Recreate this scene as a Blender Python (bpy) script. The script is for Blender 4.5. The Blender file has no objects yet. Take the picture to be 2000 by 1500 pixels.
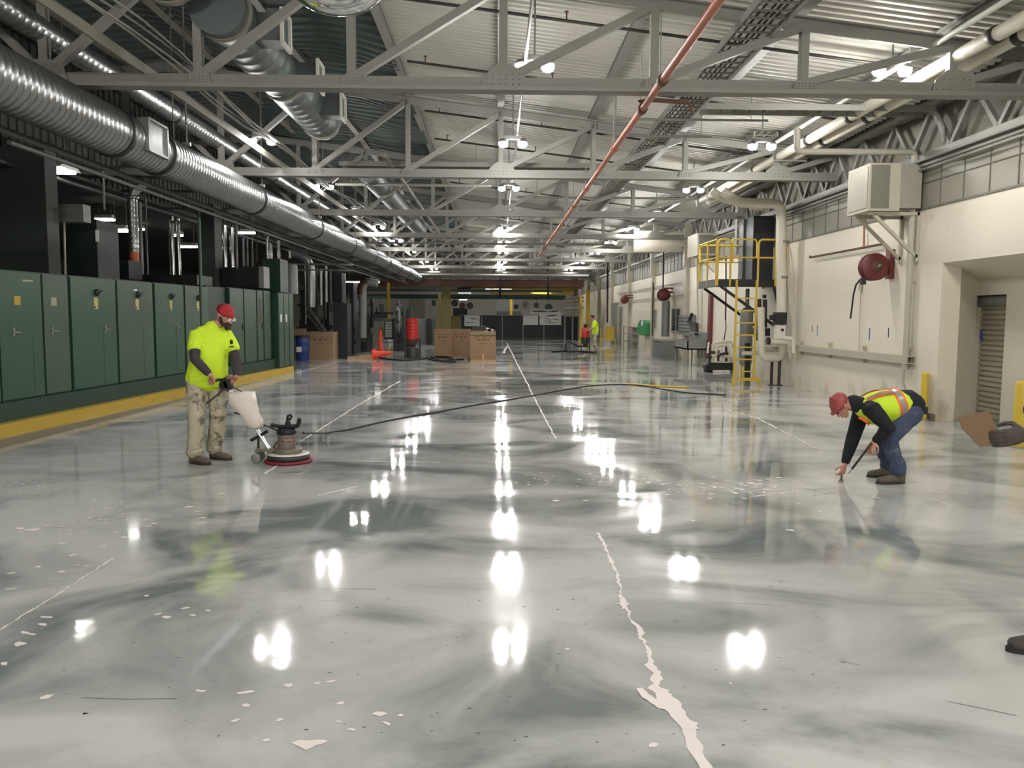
import bpy, bmesh, math, random
from mathutils import Vector, Matrix
random.seed(7)
SC = bpy.context.scene
COL = SC.collection
# ------------------------------------------------------------------ camera
F = 1560.0
CAMZ = 1.6
PITCH, YAW, ROLL = math.radians(4.91), math.radians(-1.10), math.radians(0.35)
RC = Matrix.Rotation(YAW, 3, 'Z') @ Matrix.Rotation(math.pi/2 - PITCH, 3, 'X') @ Matrix.Rotation(ROLL, 3, 'Z')
cam_d = bpy.data.cameras.new('camera'); cam = bpy.data.objects.new('camera', cam_d); COL.objects.link(cam)
cam.matrix_world = Matrix.Translation((0, 0, CAMZ)) @ RC.to_4x4()
cam_d.sensor_width = 36; cam_d.lens = 36*F/2000; cam_d.clip_start = .05; cam_d.clip_end = 300
SC.camera = cam
# ------------------------------------------------------------------ world, exposure
w = bpy.data.worlds.new('world'); SC.world = w; w.use_nodes = True
w.node_tree.nodes['Background'].inputs[0].default_value = (.5, .55, .6, 1)
w.node_tree.nodes['Background'].inputs[1].default_value = .05
vs = SC.view_settings
SC.display_settings.display_device = 'sRGB'
vs.view_transform = 'Standard'; vs.look = 'None'; vs.gamma = 1; vs.use_curve_mapping = False
vs.exposure = 0.0
LAMP = 400.0          # radiance of the LED heads
SC.cycles.use_denoising = True
SC.cycles.max_bounces = 7; SC.cycles.diffuse_bounces = 4; SC.cycles.glossy_bounces = 4
SC.cycles.sample_clamp_indirect = 6.0
SC.cycles.blur_glossy = .5

# ------------------------------------------------------------------ pixel helpers (photo pixels 2000x1500 -> points in the room)
def ray(px, py): return RC @ Vector(((px-1000)/F, (750-py)/F, -1.0))
def floor(px, py, z=0.0):
    d = ray(px, py); t = (z-CAMZ)/d.z; return Vector((d.x*t, d.y*t, z))
def atY(px, py, Y):
    d = ray(px, py); t = Y/d.y; return Vector((d.x*t, Y, CAMZ+d.z*t))
def atX(px, py, X):
    d = ray(px, py); t = X/d.x; return Vector((X, d.y*t, CAMZ+d.z*t))
def V(*a): return Vector(a)

# ------------------------------------------------------------------ materials
def s2l(c):
    c = c/255; return c/12.92 if c <= .04045 else ((c+.055)/1.055)**2.4
def rgb(r, g, b): return (s2l(r), s2l(g), s2l(b), 1)
def pm(name, col, rough=.55, metal=0, var=.12, scale=6, bump=0.0, bscale=40, emit=0, dirt=None, dscale=3, dthr=.6, coat=0, trans=0):
    m = bpy.data.materials.new(name); m.use_nodes = True
    nt = m.node_tree; N = nt.nodes; L = nt.links; b = N['Principled BSDF']
    tc = N.new('ShaderNodeTexCoord')
    n = N.new('ShaderNodeTexNoise'); n.inputs['Scale'].default_value = scale; n.inputs['Detail'].default_value = 4
    L.new(tc.outputs['Object'], n.inputs['Vector'])
    mx = N.new('ShaderNodeMix'); mx.data_type = 'RGBA'
    L.new(n.outputs['Fac'], mx.inputs[0])
    mx.inputs[6].default_value = tuple(max(0, c*(1-var)) for c in col[:3])+(1,)
    mx.inputs[7].default_value = tuple(min(1, c*(1+var)) for c in col[:3])+(1,)
    out = mx.outputs[2]
    if dirt:
        n2 = N.new('ShaderNodeTexNoise'); n2.inputs['Scale'].default_value = dscale; n2.inputs['Detail'].default_value = 6; n2.inputs['Roughness'].default_value = .65
        L.new(tc.outputs['Object'], n2.inputs['Vector'])
        cr = N.new('ShaderNodeValToRGB'); cr.color_ramp.elements[0].position = dthr-.05; cr.color_ramp.elements[1].position = dthr+.05
        L.new(n2.outputs['Fac'], cr.inputs[0])
        m2 = N.new('ShaderNodeMix'); m2.data_type = 'RGBA'
        L.new(cr.outputs[0], m2.inputs[0]); L.new(out, m2.inputs[6]); m2.inputs[7].default_value = dirt
        out = m2.outputs[2]
    L.new(out, b.inputs['Base Color'])
    b.inputs['Roughness'].default_value = rough; b.inputs['Metallic'].default_value = metal
    b.inputs['Coat Weight'].default_value = coat; b.inputs['Transmission Weight'].default_value = trans
    if bump:
        n3 = N.new('ShaderNodeTexNoise'); n3.inputs['Scale'].default_value = bscale; n3.inputs['Detail'].default_value = 3
        L.new(tc.outputs['Object'], n3.inputs['Vector'])
        bp = N.new('ShaderNodeBump'); bp.inputs['Strength'].default_value = bump; bp.inputs['Distance'].default_value = .03
        L.new(n3.outputs['Fac'], bp.inputs['Height']); L.new(bp.outputs[0], b.inputs['Normal'])
    if emit:
        b.inputs['Emission Color'].default_value = col; b.inputs['Emission Strength'].default_value = emit
    return m
def lampmat(name, col, strength):
    m = pm(name, col, emit=strength); return m

M = {}
M['steel'] = pm('painted_steel', rgb(130, 128, 121), .5, 0, .1, 3)
M['steel_dark'] = pm('dusty_steel', rgb(120, 116, 104), .6, 0, .15, 3)
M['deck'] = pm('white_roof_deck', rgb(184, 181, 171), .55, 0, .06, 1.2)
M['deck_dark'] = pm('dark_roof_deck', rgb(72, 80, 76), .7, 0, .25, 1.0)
M['galv'] = pm('galvanised_duct', rgb(150, 152, 152), .30, .85, .12, 2.5, .15, 6)
M['galv_dull'] = pm('dull_duct', rgb(98, 104, 102), .5, .6, .15, 2)
M['seam'] = pm('dark_seam', rgb(50, 52, 52), .5, .6, .1)
M['green'] = pm('green_enamel', rgb(46, 82, 62), .38, 0, .10, 1.6, .05, 2)
M['green2'] = pm('grey_green_enamel', rgb(62, 84, 68), .42, 0, .10, 1.6)
M['green_dk'] = pm('dark_green_enamel', rgb(26, 58, 44), .45, 0, .12, 2)
M['encl'] = pm('dull_dark_green', rgb(44, 52, 48), .6, 0, .15, 2)
M['machine'] = pm('machine_green_black', rgb(30, 40, 38), .5, .2, .3, 4)
M['machine2'] = pm('machine_grey', rgb(70, 72, 68), .5, .4, .3, 5)
M['navy'] = pm('dark_navy_paint', rgb(32, 34, 42), .5, .1, .2, 4)
M['black'] = pm('black_plastic', rgb(24, 24, 26), .45, 0, .2, 8)
M['rubber'] = pm('black_rubber', rgb(34, 34, 34), .6, 0, .2, 8)
M['yellow'] = pm('yellow_paint', rgb(208, 176, 56), .42, 0, .12, 6)
M['yellow_curb'] = pm('worn_yellow_paint', rgb(192, 160, 56), .5, 0, .12, 5, dirt=rgb(128, 118, 74), dscale=5, dthr=.66)
M['olive'] = pm('olive_yellow', rgb(124, 114, 62), .6, 0, .15, 6)
M['white_metal'] = pm('white_enamel', rgb(222, 220, 210), .4, 0, .05, 6)
M['grey_metal'] = pm('grey_enamel', rgb(132, 134, 130), .45, .2, .1, 6)
M['beige_metal'] = pm('beige_enamel', rgb(176, 170, 152), .5, 0, .08, 5)
M['beige_pipe'] = pm('beige_painted_pipe', rgb(176, 171, 155), .5, 0, .08, 5)
M['insul'] = pm('white_pipe_insulation', rgb(214, 208, 190), .6, 0, .08, 6, .2, 20, dirt=rgb(160, 150, 128), dscale=6, dthr=.68)
M['copper'] = pm('red_brown_pipe', rgb(176, 106, 82), .45, .1, .15, 8)
M['rust'] = pm('rust_brown', rgb(92, 60, 46), .6, .1, .2, 10)
M['dkpipe'] = pm('dark_iron_pipe', rgb(58, 54, 50), .55, .3, .2, 6)
M['maroon'] = pm('maroon_paint', rgb(104, 42, 45), .4, 0, .12, 8)
M['red'] = pm('red_paint', rgb(196, 48, 44), .42, 0, .1, 8)
M['orange'] = pm('orange_vinyl', rgb(236, 76, 50), .45, 0, .08, 6, dirt=rgb(150, 60, 46), dscale=12, dthr=.68)
M['card'] = pm('cardboard', rgb(156, 127, 98), .8, 0, .08, 3, .1, 30)
M['card_dk'] = pm('brown_cardboard', rgb(128, 102, 78), .85, 0, .12, 3)
M['ink'] = pm('brown_ink', rgb(94, 66, 50), .8, 0, .2, 20)
M['green_tape'] = pm('green_strap', rgb(74, 92, 64), .6, 0, .1, 8)
M['paper'] = pm('paper', rgb(226, 226, 224), .7, 0, .04, 4)
M['paper_ink'] = pm('faded_ink', rgb(120, 122, 128), .8, 0, .2, 20)
M['blue'] = pm('blue_plastic', rgb(34, 62, 118), .4, 0, .15, 5)
M['greenhose'] = pm('bright_green_paint', rgb(48, 140, 80), .45, 0, .1, 8)
M['chrome'] = pm('chrome', rgb(205, 205, 205), .18, 1, .05, 8)
M['mirror'] = pm('mirror_acrylic', rgb(225, 228, 226), .04, 1, .02, 8)
M['glass'] = pm('window_glass', rgb(70, 78, 84), .12, 0, .1, 3)
M['mesh'] = pm('wire_mesh_grey', rgb(120, 118, 106), .6, .2, .12, 90)
M['label_y'] = pm('yellow_label', rgb(196, 188, 120), .6, 0, .2, 60)
M['label_g'] = pm('pale_label', rgb(160, 164, 140), .6, 0, .25, 60)
M['label_b'] = pm('brass_label', rgb(186, 158, 52), .5, .3, .1, 30)
M['filler'] = pm('joint_filler', rgb(232, 222, 218), .45, 0, .05, 8)
M['line'] = pm('white_floor_line', rgb(205, 205, 198), .5, 0, .08, 4)
M['aisle'] = pm('tan_unpolished_concrete', rgb(148, 142, 118), .5, 0, .15, 2.5)
M['lamp_head'] = lampmat('led_glow', (1, .985, .955, 1), LAMP)
M['lamp_strip'] = lampmat('tube_glow', (1, .99, .93, 1), 14)
M['lamp_house'] = pm('lamp_housing', rgb(150, 150, 148), .4, .5, .1)
M['orangebox'] = pm('dull_orange_paint', rgb(176, 84, 44), .5, 0, .15, 6)
# people
M['skin'] = pm('skin', rgb(190, 138, 116), .5, 0, .10, 12)
M['hiviz'] = pm('fluorescent_yellow_cloth', rgb(214, 246, 52), .75, 0, .05, 8, .5, 14)
M['hiviz2'] = pm('lime_mesh_cloth', rgb(205, 236, 50), .75, 0, .06, 8, .4, 16)
M['dkcloth'] = pm('charcoal_knit', rgb(62, 56, 60), .85, 0, .12, 12, .4, 20)
M['navycloth'] = pm('black_navy_cloth', rgb(22, 25, 34), .85, 0, .15, 10, .5, 14)
M['paintpants'] = pm('paint_stained_trousers', rgb(186, 178, 154), .85, 0, .22, 6, 1.0, 9, dirt=rgb(104, 96, 80), dscale=7, dthr=.55)
M['jeans'] = pm('blue_denim', rgb(62, 74, 98), .85, 0, .22, 7, .5, 14, dirt=rgb(92, 100, 116), dscale=6, dthr=.62)
M['boot'] = pm('dusty_boot_leather', rgb(96, 86, 72), .7, 0, .3, 12, .3, 20)
M['sole'] = pm('boot_sole', rgb(48, 44, 40), .7, 0, .2, 12)
M['redcap'] = pm('red_head_wrap', rgb(170, 36, 44), .7, 0, .2, 14, .5, 20, dirt=rgb(110, 30, 36), dscale=10, dthr=.55)
M['hardhat'] = pm('faded_red_cap', rgb(158, 72, 68), .5, 0, .12, 10)
M['beard'] = pm('brown_hair', rgb(66, 44, 36), .85, 0, .2, 30, .6, 60)
M['reflect'] = pm('grey_reflective_tape', rgb(150, 146, 140), .35, .2, .08, 10)
M['otape'] = pm('orange_tape', rgb(246, 112, 50), .6, 0, .06, 10)
M['glove'] = pm('dirty_grey_glove', rgb(74, 66, 62), .75, 0, .25, 14, .4, 30)
M['tank'] = pm('milky_plastic_tank', rgb(226, 214, 204), .4, 0, .05, 5, dirt=rgb(120, 108, 98), dscale=9, dthr=.72)
M['padred'] = pm('maroon_floor_pad', rgb(132, 40, 56), .7, 0, .15, 30)
M['brushgrey'] = pm('scuffed_grey_metal', rgb(128, 120, 108), .5, .4, .15, 10)
M['lens'] = pm('clear_safety_lens', rgb(220, 226, 210), .08, 0, .02, 6)
M['wood'] = pm('pale_pine', rgb(202, 164, 120), .6, 0, .12, 5)

def floor_material():
    m = bpy.data.materials.new('polished_concrete'); m.use_nodes = True
    nt = m.node_tree; N = nt.nodes; L = nt.links; b = N['Principled BSDF']
    tc = N.new('ShaderNodeTexCoord')
    mp = N.new('ShaderNodeMapping'); mp.inputs['Scale'].default_value = (.8, 1.0, 1)
    L.new(tc.outputs['Object'], mp.inputs[0])
    n1 = N.new('ShaderNodeTexNoise'); n1.inputs['Scale'].default_value = .75; n1.inputs['Detail'].default_value = 6
    n1.inputs['Roughness'].default_value = .52; n1.inputs['Distortion'].default_value = 1.1
    L.new(mp.outputs[0], n1.inputs['Vector'])
    cr = N.new('ShaderNodeValToRGB'); e = cr.color_ramp.elements
    e[0].position = .36; e[0].color = rgb(122, 128, 126)
    e[1].position = .60; e[1].color = rgb(200, 199, 196)
    x = cr.color_ramp.elements.new(.47); x.color = rgb(172, 173, 170)
    L.new(n1.outputs['Fac'], cr.inputs[0])
    n2 = N.new('ShaderNodeTexNoise'); n2.inputs['Scale'].default_value = 9; n2.inputs['Detail'].default_value = 8; n2.inputs['Roughness'].default_value = .7
    L.new(tc.outputs['Object'], n2.inputs['Vector'])
    cr2 = N.new('ShaderNodeValToRGB'); cr2.color_ramp.elements[0].position = .25; cr2.color_ramp.elements[1].position = .42
    cr2.color_ramp.elements[0].color = (.72, .72, .72, 1); cr2.color_ramp.elements[1].color = (1, 1, 1, 1)
    L.new(n2.outputs['Fac'], cr2.inputs[0])
    mx = N.new('ShaderNodeMix'); mx.data_type = 'RGBA'; mx.blend_type = 'MULTIPLY'; mx.inputs[0].default_value = .6
    L.new(cr.outputs[0], mx.inputs[6]); L.new(cr2.outputs[0], mx.inputs[7])
    L.new(mx.outputs[2], b.inputs['Base Color'])
    mr = N.new('ShaderNodeMapRange'); mr.inputs[1].default_value = .42; mr.inputs[2].default_value = .60
    mr.inputs[3].default_value = .04; mr.inputs[4].default_value = .115
    L.new(n1.outputs['Fac'], mr.inputs[0]); L.new(mr.outputs[0], b.inputs['Roughness'])
    n3 = N.new('ShaderNodeTexNoise'); n3.inputs['Scale'].default_value = 3.5; n3.inputs['Detail'].default_value = 3
    L.new(tc.outputs['Object'], n3.inputs['Vector'])
    bp = N.new('ShaderNodeBump'); bp.inputs['Strength'].default_value = .05; bp.inputs['Distance'].default_value = .02
    L.new(n3.outputs['Fac'], bp.inputs['Height']); L.new(bp.outputs[0], b.inputs['Normal'])
    b.inputs['IOR'].default_value = 1.45
    return m
M['floor'] = floor_material()

def block_wall_material(name, col, stain):
    m = bpy.data.materials.new(name); m.use_nodes = True
    nt = m.node_tree; N = nt.nodes; L = nt.links; b = N['Principled BSDF']
    tc = N.new('ShaderNodeTexCoord')
    sep = N.new('ShaderNodeSeparateXYZ'); L.new(tc.outputs['Object'], sep.inputs[0])
    ad = N.new('ShaderNodeMath'); ad.operation = 'ADD'; L.new(sep.outputs[0], ad.inputs[0]); L.new(sep.outputs[1], ad.inputs[1])
    cb = N.new('ShaderNodeCombineXYZ'); L.new(ad.outputs[0], cb.inputs[0]); L.new(sep.outputs[2], cb.inputs[1])
    br = N.new('ShaderNodeTexBrick'); br.inputs['Scale'].default_value = 1
    br.inputs['Brick Width'].default_value = .4; br.inputs['Row Height'].default_value = .1; br.inputs['Mortar Size'].default_value = .006
    br.inputs['Mortar Smooth'].default_value = .4
    br.inputs['Color1'].default_value = (1, 1, 1, 1); br.inputs['Color2'].default_value = (.96, .96, .96, 1); br.inputs['Mortar'].default_value = (.86, .86, .86, 1)
    L.new(cb.outputs[0], br.inputs['Vector'])
    mp = N.new('ShaderNodeMapping'); mp.inputs['Scale'].default_value = (1, 1, .55); L.new(tc.outputs['Object'], mp.inputs[0])
    n = N.new('ShaderNodeTexNoise'); n.inputs['Scale'].default_value = 2.2; n.inputs['Detail'].default_value = 7; n.inputs['Roughness'].default_value = .65
    L.new(mp.outputs[0], n.inputs['Vector'])
    z = N.new('ShaderNodeMapRange'); z.inputs[1].default_value = 0; z.inputs[2].default_value = .8; z.inputs[3].default_value = .16; z.inputs[4].default_value = -.06
    L.new(sep.outputs[2], z.inputs[0])
    a2 = N.new('ShaderNodeMath'); a2.operation = 'ADD'; L.new(n.outputs['Fac'], a2.inputs[0]); L.new(z.outputs[0], a2.inputs[1])
    cr = N.new('ShaderNodeValToRGB'); cr.color_ramp.elements[0].position = .60; cr.color_ramp.elements[1].position = .92
    L.new(a2.outputs[0], cr.inputs[0])
    mx = N.new('ShaderNodeMix'); mx.data_type = 'RGBA'; L.new(cr.outputs[0], mx.inputs[0])
    mx.inputs[6].default_value = col; mx.inputs[7].default_value = stain
    mu = N.new('ShaderNodeMix'); mu.data_type = 'RGBA'; mu.blend_type = 'MULTIPLY'; mu.inputs[0].default_value = .4
    L.new(mx.outputs[2], mu.inputs[6]); L.new(br.outputs['Color'], mu.inputs[7])
    L.new(mu.outputs[2], b.inputs['Base Color']); b.inputs['Roughness'].default_value = .5
    bp = N.new('ShaderNodeBump'); bp.inputs['Strength'].default_value = .15; bp.inputs['Distance'].default_value = .006
    L.new(br.outputs['Color'], bp.inputs['Height']); L.new(bp.outputs[0], b.inputs['Normal'])
    return m
M['block'] = block_wall_material('painted_block', rgb(222, 214, 196), rgb(148, 134, 108))
M['wallplain'] = pm('painted_wall', rgb(214, 208, 190), .55, 0, .06, 2)
M['panelband'] = pm('grey_wall_panel', rgb(150, 146, 134), .55, 0, .1, 2)
M['seamtrim'] = pm('panel_seam', rgb(112, 109, 100), .6)
M['darkwall'] = pm('dark_wall_paint', rgb(64, 66, 62), .8, 0, .2, 1)  # even dark grey of the left wall, bulkhead and low ceiling
M['backwall'] = pm('cream_wall', rgb(214, 208, 196), .6, 0, .08, 1)

# ------------------------------------------------------------------ mesh builder
def frame(t, side=None):
    if side is not None: side = Vector(side)
    t = t.normalized()
    if side is None: side = V(0, 0, 1) if abs(t.z) < .9 else V(0, 1, 0)
    a = side - t*side.dot(t)
    if a.length < 1e-5: a = t.orthogonal()
    a.normalize(); return a, t.cross(a).normalized()
class MB:
    def __init__(s): s.v = []; s.f = []; s.sm = []
    def _add(s, vs_, fs, smooth=False):
        o = len(s.v); s.v += [Vector(q) for q in vs_]; s.f += [tuple(i+o for i in f) for f in fs]; s.sm += [smooth]*len(fs); return s
    def box(s, a, b):
        x0, x1 = sorted((a[0], b[0])); y0, y1 = sorted((a[1], b[1])); z0, z1 = sorted((a[2], b[2]))
        vs_ = [(x0,y0,z0),(x1,y0,z0),(x1,y1,z0),(x0,y1,z0),(x0,y0,z1),(x1,y0,z1),(x1,y1,z1),(x0,y1,z1)]
        return s._add(vs_, [(0,3,2,1),(4,5,6,7),(0,1,5,4),(1,2,6,5),(2,3,7,6),(3,0,4,7)])
    def cbox(s, c, d): return s.box([c[i]-d[i]/2 for i in range(3)], [c[i]+d[i]/2 for i in range(3)])
    def bar(s, p, q, w_, h_, side=None):          # w_ along side axis a, h_ along b
        p, q = Vector(p), Vector(q); a, b = frame(q-p, side); vs_ = []
        for e in (p, q):
            for i, j in ((-1,-1),(1,-1),(1,1),(-1,1)): vs_.append(e+a*(i*w_/2)+b*(j*h_/2))
        return s._add(vs_, [(0,3,2,1),(4,5,6,7),(0,1,5,4),(1,2,6,5),(2,3,7,6),(3,0,4,7)])
    def cyl(s, p, q, r, n=12, r2=None, cap=True, smooth=True):
        p, q = Vector(p), Vector(q); a, b = frame(q-p); r2 = r if r2 is None else r2; vs_ = []
        for e, rr in ((p, r), (q, r2)):
            for i in range(n):
                t = 2*math.pi*i/n; vs_.append(e+a*(math.cos(t)*rr)+b*(math.sin(t)*rr))
        s._add(vs_, [(i, (i+1)%n, n+(i+1)%n, n+i) for i in range(n)], smooth)
        if cap:
            s._add(vs_[:n], [tuple(range(n))[::-1]]); s._add(vs_[n:], [tuple(range(n))])
        return s
    def tube(s, pts, r, n=8, smooth=True):
        pts = [Vector(p) for p in pts]; k = len(pts); vs_ = []; side = None
        for i, p in enumerate(pts):
            t = (pts[min(i+1, k-1)]-pts[max(i-1, 0)]); a, b = frame(t, side); side = a
            rr = r[i] if isinstance(r, (list, tuple)) else r
            for j in range(n):
                th = 2*math.pi*j/n; vs_.append(p+a*(math.cos(th)*rr)+b*(math.sin(th)*rr))
        fs = [(i*n+j, i*n+(j+1)%n, (i+1)*n+(j+1)%n, (i+1)*n+j) for i in range(k-1) for j in range(n)]
        s._add(vs_, fs, smooth); s._add(vs_[:n], [tuple(range(n))[::-1]]); s._add(vs_[-n:], [tuple(range(n))]); return s
    def lathe(s, c, prof, axis=(0,0,1), n=24, smooth=True):  # prof: (radius, height) pairs
        c = Vector(c); t = Vector(axis).normalized(); a, b = frame(t); vs_ = []; k = len(prof)
        for r, h in prof:
            for j in range(n):
                th = 2*math.pi*j/n; vs_.append(c+t*h+a*(math.cos(th)*r)+b*(math.sin(th)*r))
        fs = [(i*n+j, i*n+(j+1)%n, (i+1)*n+(j+1)%n, (i+1)*n+j) for i in range(k-1) for j in range(n)]
        s._add(vs_, fs, smooth)
        if prof[0][0] > 1e-4: s._add(vs_[:n], [tuple(range(n))[::-1]])
        if prof[-1][0] > 1e-4: s._add(vs_[-n:], [tuple(range(n))])
        return s
    def ball(s, c, r, n=12, m=8):
        if not isinstance(r, (tuple, list, Vector)): r = (r, r, r)
        c = Vector(c); vs_ = []
        for i in range(m+1):
            ph = math.pi*i/m
            for j in range(n):
                th = 2*math.pi*j/n; vs_.append(c+V(r[0]*math.sin(ph)*math.cos(th), r[1]*math.sin(ph)*math.sin(th), r[2]*math.cos(ph)))
        fs = [(i*n+j, (i+1)*n+j, (i+1)*n+(j+1)%n, i*n+(j+1)%n) for i in range(m) for j in range(n)]
        return s._add(vs_, fs, True)
    def prism(s, poly, d):                        # polygon of points extruded by vector d
        poly = [Vector(p) for p in poly]; d = Vector(d); n = len(poly)
        return s._add(poly+[p+d for p in poly], [tuple(range(n))[::-1], tuple(range(n, 2*n))]+[(i, (i+1)%n, n+(i+1)%n, n+i) for i in range(n)])
    def face(s, poly): return s._add(poly, [tuple(range(len(poly)))])
    def loft(s, pts, radii, side=None, n=14):     # elliptical rings, closed with rounded ends (for bodies and cloth)
        pts = [Vector(p) for p in pts]; k = len(pts); rings = []; prev = None
        for i, p in enumerate(pts):
            t = pts[min(i+1, k-1)]-pts[max(i-1, 0)]
            a, b = frame(t, Vector(side) if side is not None else prev)
            prev = a; rr = radii[i]; ra, rb = (rr, rr) if not isinstance(rr, tuple) else rr
            rings.append((p, a, b, ra, rb, t.normalized()))
        p, a, b, ra, rb, t = rings[0]; e = min(ra, rb)*.7
        pre = [(p-t*e, a, b, ra*.25, rb*.25, t), (p-t*e*.6, a, b, ra*.75, rb*.75, t)]
        p, a, b, ra, rb, t = rings[-1]; e = min(ra, rb)*.7
        post = [(p+t*e*.6, a, b, ra*.75, rb*.75, t), (p+t*e, a, b, ra*.25, rb*.25, t)]
        rings = pre+rings+post; vs_ = []
        for p, a, b, ra, rb, t in rings:
            for j in range(n):
                th = 2*math.pi*j/n; vs_.append(p+a*(math.cos(th)*ra)+b*(math.sin(th)*rb))
        k = len(rings)
        s._add(vs_, [(i*n+j, i*n+(j+1)%n, (i+1)*n+(j+1)%n, (i+1)*n+j) for i in range(k-1) for j in range(n)], True)
        s._add(vs_[:n], [tuple(range(n))[::-1]], True); s._add(vs_[-n:], [tuple(range(n))], True); return s
    def mesh(s, name, m, off=None):
        me = bpy.data.meshes.new(name); o = off or V(0, 0, 0)
        me.from_pydata([tuple(v-o) for v in s.v], [], s.f); me.update()
        bm = bmesh.new(); bm.from_mesh(me); bmesh.ops.recalc_face_normals(bm, faces=bm.faces); bm.to_mesh(me); bm.free()
        for i, p in enumerate(me.polygons): p.use_smooth = s.sm[i]
        me.materials.append(m); return me
def wloc(o):
    l = V(0, 0, 0)
    while o: l = l+o.location; o = o.parent
    return l
def build(mb, name, m, parent=None, local=False):
    """local: vertices are already in the parent's own frame; otherwise they are world coordinates"""
    if isinstance(m, str): m = M[m]
    if parent is None:
        xs = [v.x for v in mb.v]; ys = [v.y for v in mb.v]; zs = [v.z for v in mb.v]
        off = V((min(xs)+max(xs))/2, (min(ys)+max(ys))/2, min(zs))
    elif local: off = V(0, 0, 0)
    else: off = wloc(parent)
    o = bpy.data.objects.new(name, mb.mesh(name, m, off)); COL.objects.link(o)
    if parent is None: o.location = off
    else: o.parent = parent
    return o
def tag(o, label=None, cat=None, group=None, kind=None):
    if label: o['label'] = label
    if cat: o['category'] = cat
    if group: o['group'] = group
    if kind: o['kind'] = kind
    return o
def thing(name, loc, label, cat, group=None, rz=0):
    o = bpy.data.objects.new(name, None); COL.objects.link(o); o.location = loc; o.rotation_euler = (0, 0, rz)
    o.empty_display_size = .1
    return tag(o, label, cat, group)
def copy_tree(o, parent=None):
    c = o.copy(); COL.objects.link(c); c.parent = parent
    for ch in [x for x in COL.objects if x.parent == o]: copy_tree(ch, c)
    return c
def structure(mb, name, m): return tag(build(mb, name, m), kind='structure')

# ================================================================== THE BUILDING
XW, XL, YB, YF = 6.8, -19.0, -9.0, 73.0        # right wall, left wall, behind camera, far wall
RIDGE = -6.5
def roofz(x): return (5.88-.12*x) if x > RIDGE else (5.88-.12*RIDGE-.12*(RIDGE-x))
structure(MB().box((XL, YB, -.2), (XW+4, YF, 0)), 'floor', 'floor')
floor_ob = COL.objects['floor']
# roof deck: ribs run across the hall
def deck(name, xa, xb, y0, y1, per, m, sag=0):
    mb = MB(); vs_ = []; fs = []; y = y0; rows = []
    while y < y1:
        for dy, dz in ((0, 0), (.35, 0), (.45, .035), (.9, .035)): rows.append((y+dy*per, dz))
        y += per
    xs = [xa+(xb-xa)*i/8 for i in range(9)] if sag else [xa, xb]
    for (yy, dz) in rows:
        for x in xs:
            s_ = sag*abs(math.sin(yy*1.03+math.sin(x)*.4))*(.6+.4*math.sin(x*2.1+yy*.3)) if sag else 0
            vs_.append((x, yy, roofz(x)+dz-s_))
    n = len(xs)
    for i in range(len(rows)-1):
        for j in range(n-1): fs.append((i*n+j, i*n+j+1, (i+1)*n+j+1, (i+1)*n+j))
    mb._add(vs_, fs); return structure(mb, name, m)
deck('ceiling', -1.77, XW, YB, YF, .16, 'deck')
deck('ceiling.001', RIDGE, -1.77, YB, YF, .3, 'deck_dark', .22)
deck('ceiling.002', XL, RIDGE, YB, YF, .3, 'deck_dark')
structure(MB().box((XL-.3, YB-.3, 7.2), (XW+.6, YF+.3, 7.3)), 'ceiling.003', 'steel_dark')
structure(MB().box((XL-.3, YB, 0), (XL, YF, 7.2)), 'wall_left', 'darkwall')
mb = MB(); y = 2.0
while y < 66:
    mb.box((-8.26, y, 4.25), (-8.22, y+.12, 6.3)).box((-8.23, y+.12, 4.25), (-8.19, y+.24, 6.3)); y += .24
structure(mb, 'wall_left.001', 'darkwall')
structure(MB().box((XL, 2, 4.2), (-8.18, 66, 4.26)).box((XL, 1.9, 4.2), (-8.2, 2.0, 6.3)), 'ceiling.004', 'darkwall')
structure(MB().box((XL, YF, 0), (XW+.3, YF+.3, 7.2)), 'wall_far', 'backwall')
structure(MB().box((XL, YB-.3, 0), (XW+4, YB, 7.2)), 'wall_near', 'wallplain')
# right wall: painted block to 3.33 m with the door bay, panel band, open bracing above
ALC = atX(1834, 650, XW).y                     # far jamb of the door bay
AZ = 2.44
mb = MB(); mb.box((XW, ALC, 0), (XW+.3, YF, 3.33)); mb.box((XW, YB, AZ), (XW+.3, ALC, 3.33)); mb.box((XW, YB, 0), (XW+.3, 7.0, AZ))
structure(mb, 'wall_right', 'block')
XI, YI, ZI = 7.62, ALC+.42, 2.22                # inner corner of the splayed bay
mb = MB()
mb.prism([(XW+.01, ALC, 0), (XI, YI, 0), (XI, YI+.2, 0), (XW+.01, ALC+.2, 0)], (0, 0, AZ+.3))       # splayed jamb
mb.prism([(XW+.01, 7.0, AZ), (XW+.01, ALC, AZ), (XI, YI, ZI), (XI, 7.0, ZI)], (0, 0, .25))              # sloping soffit
structure(mb, 'wall_right.001', 'wallplain')
# inner wall with the roll door opening
D0 = atX(1962, 650, XI).y; D1 = atX(1893, 650, XI).y; DZ = atX(1935, 576, XI).z
mb = MB(); mb.box((XI, D1, 0), (XI+.3, YI+.2, 2.6)); mb.box((XI, 7, 0), (XI+.3, D0, 2.6)); mb.box((XI, D0, DZ), (XI+.3, D1, 2.6))
structure(mb, 'wall_right.002', 'wallplain')
structure(MB().box((XI+.02, 6.8, 0), (XI+.3, 7.0, 2.6)).box((XW, 6.9, 0), (XI, 7.05, 2.6)), 'wall_right.003', 'wallplain')
door = tag(build(MB().box((XI+.2, D0, 0), (XI+.25, D1, DZ)), 'door_1', 'beige_metal'), kind='structure')
sl = MB(); z = .02
while z < DZ-.2:
    sl.prism([(XI+.2, D0, z), (XI+.17, D0, z+.02), (XI+.17, D0, z+.06), (XI+.2, D0, z+.078)], (0, D1-D0, 0)); z += .082
build(sl, 'slat_curtain', 'beige_metal', door)
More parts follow.
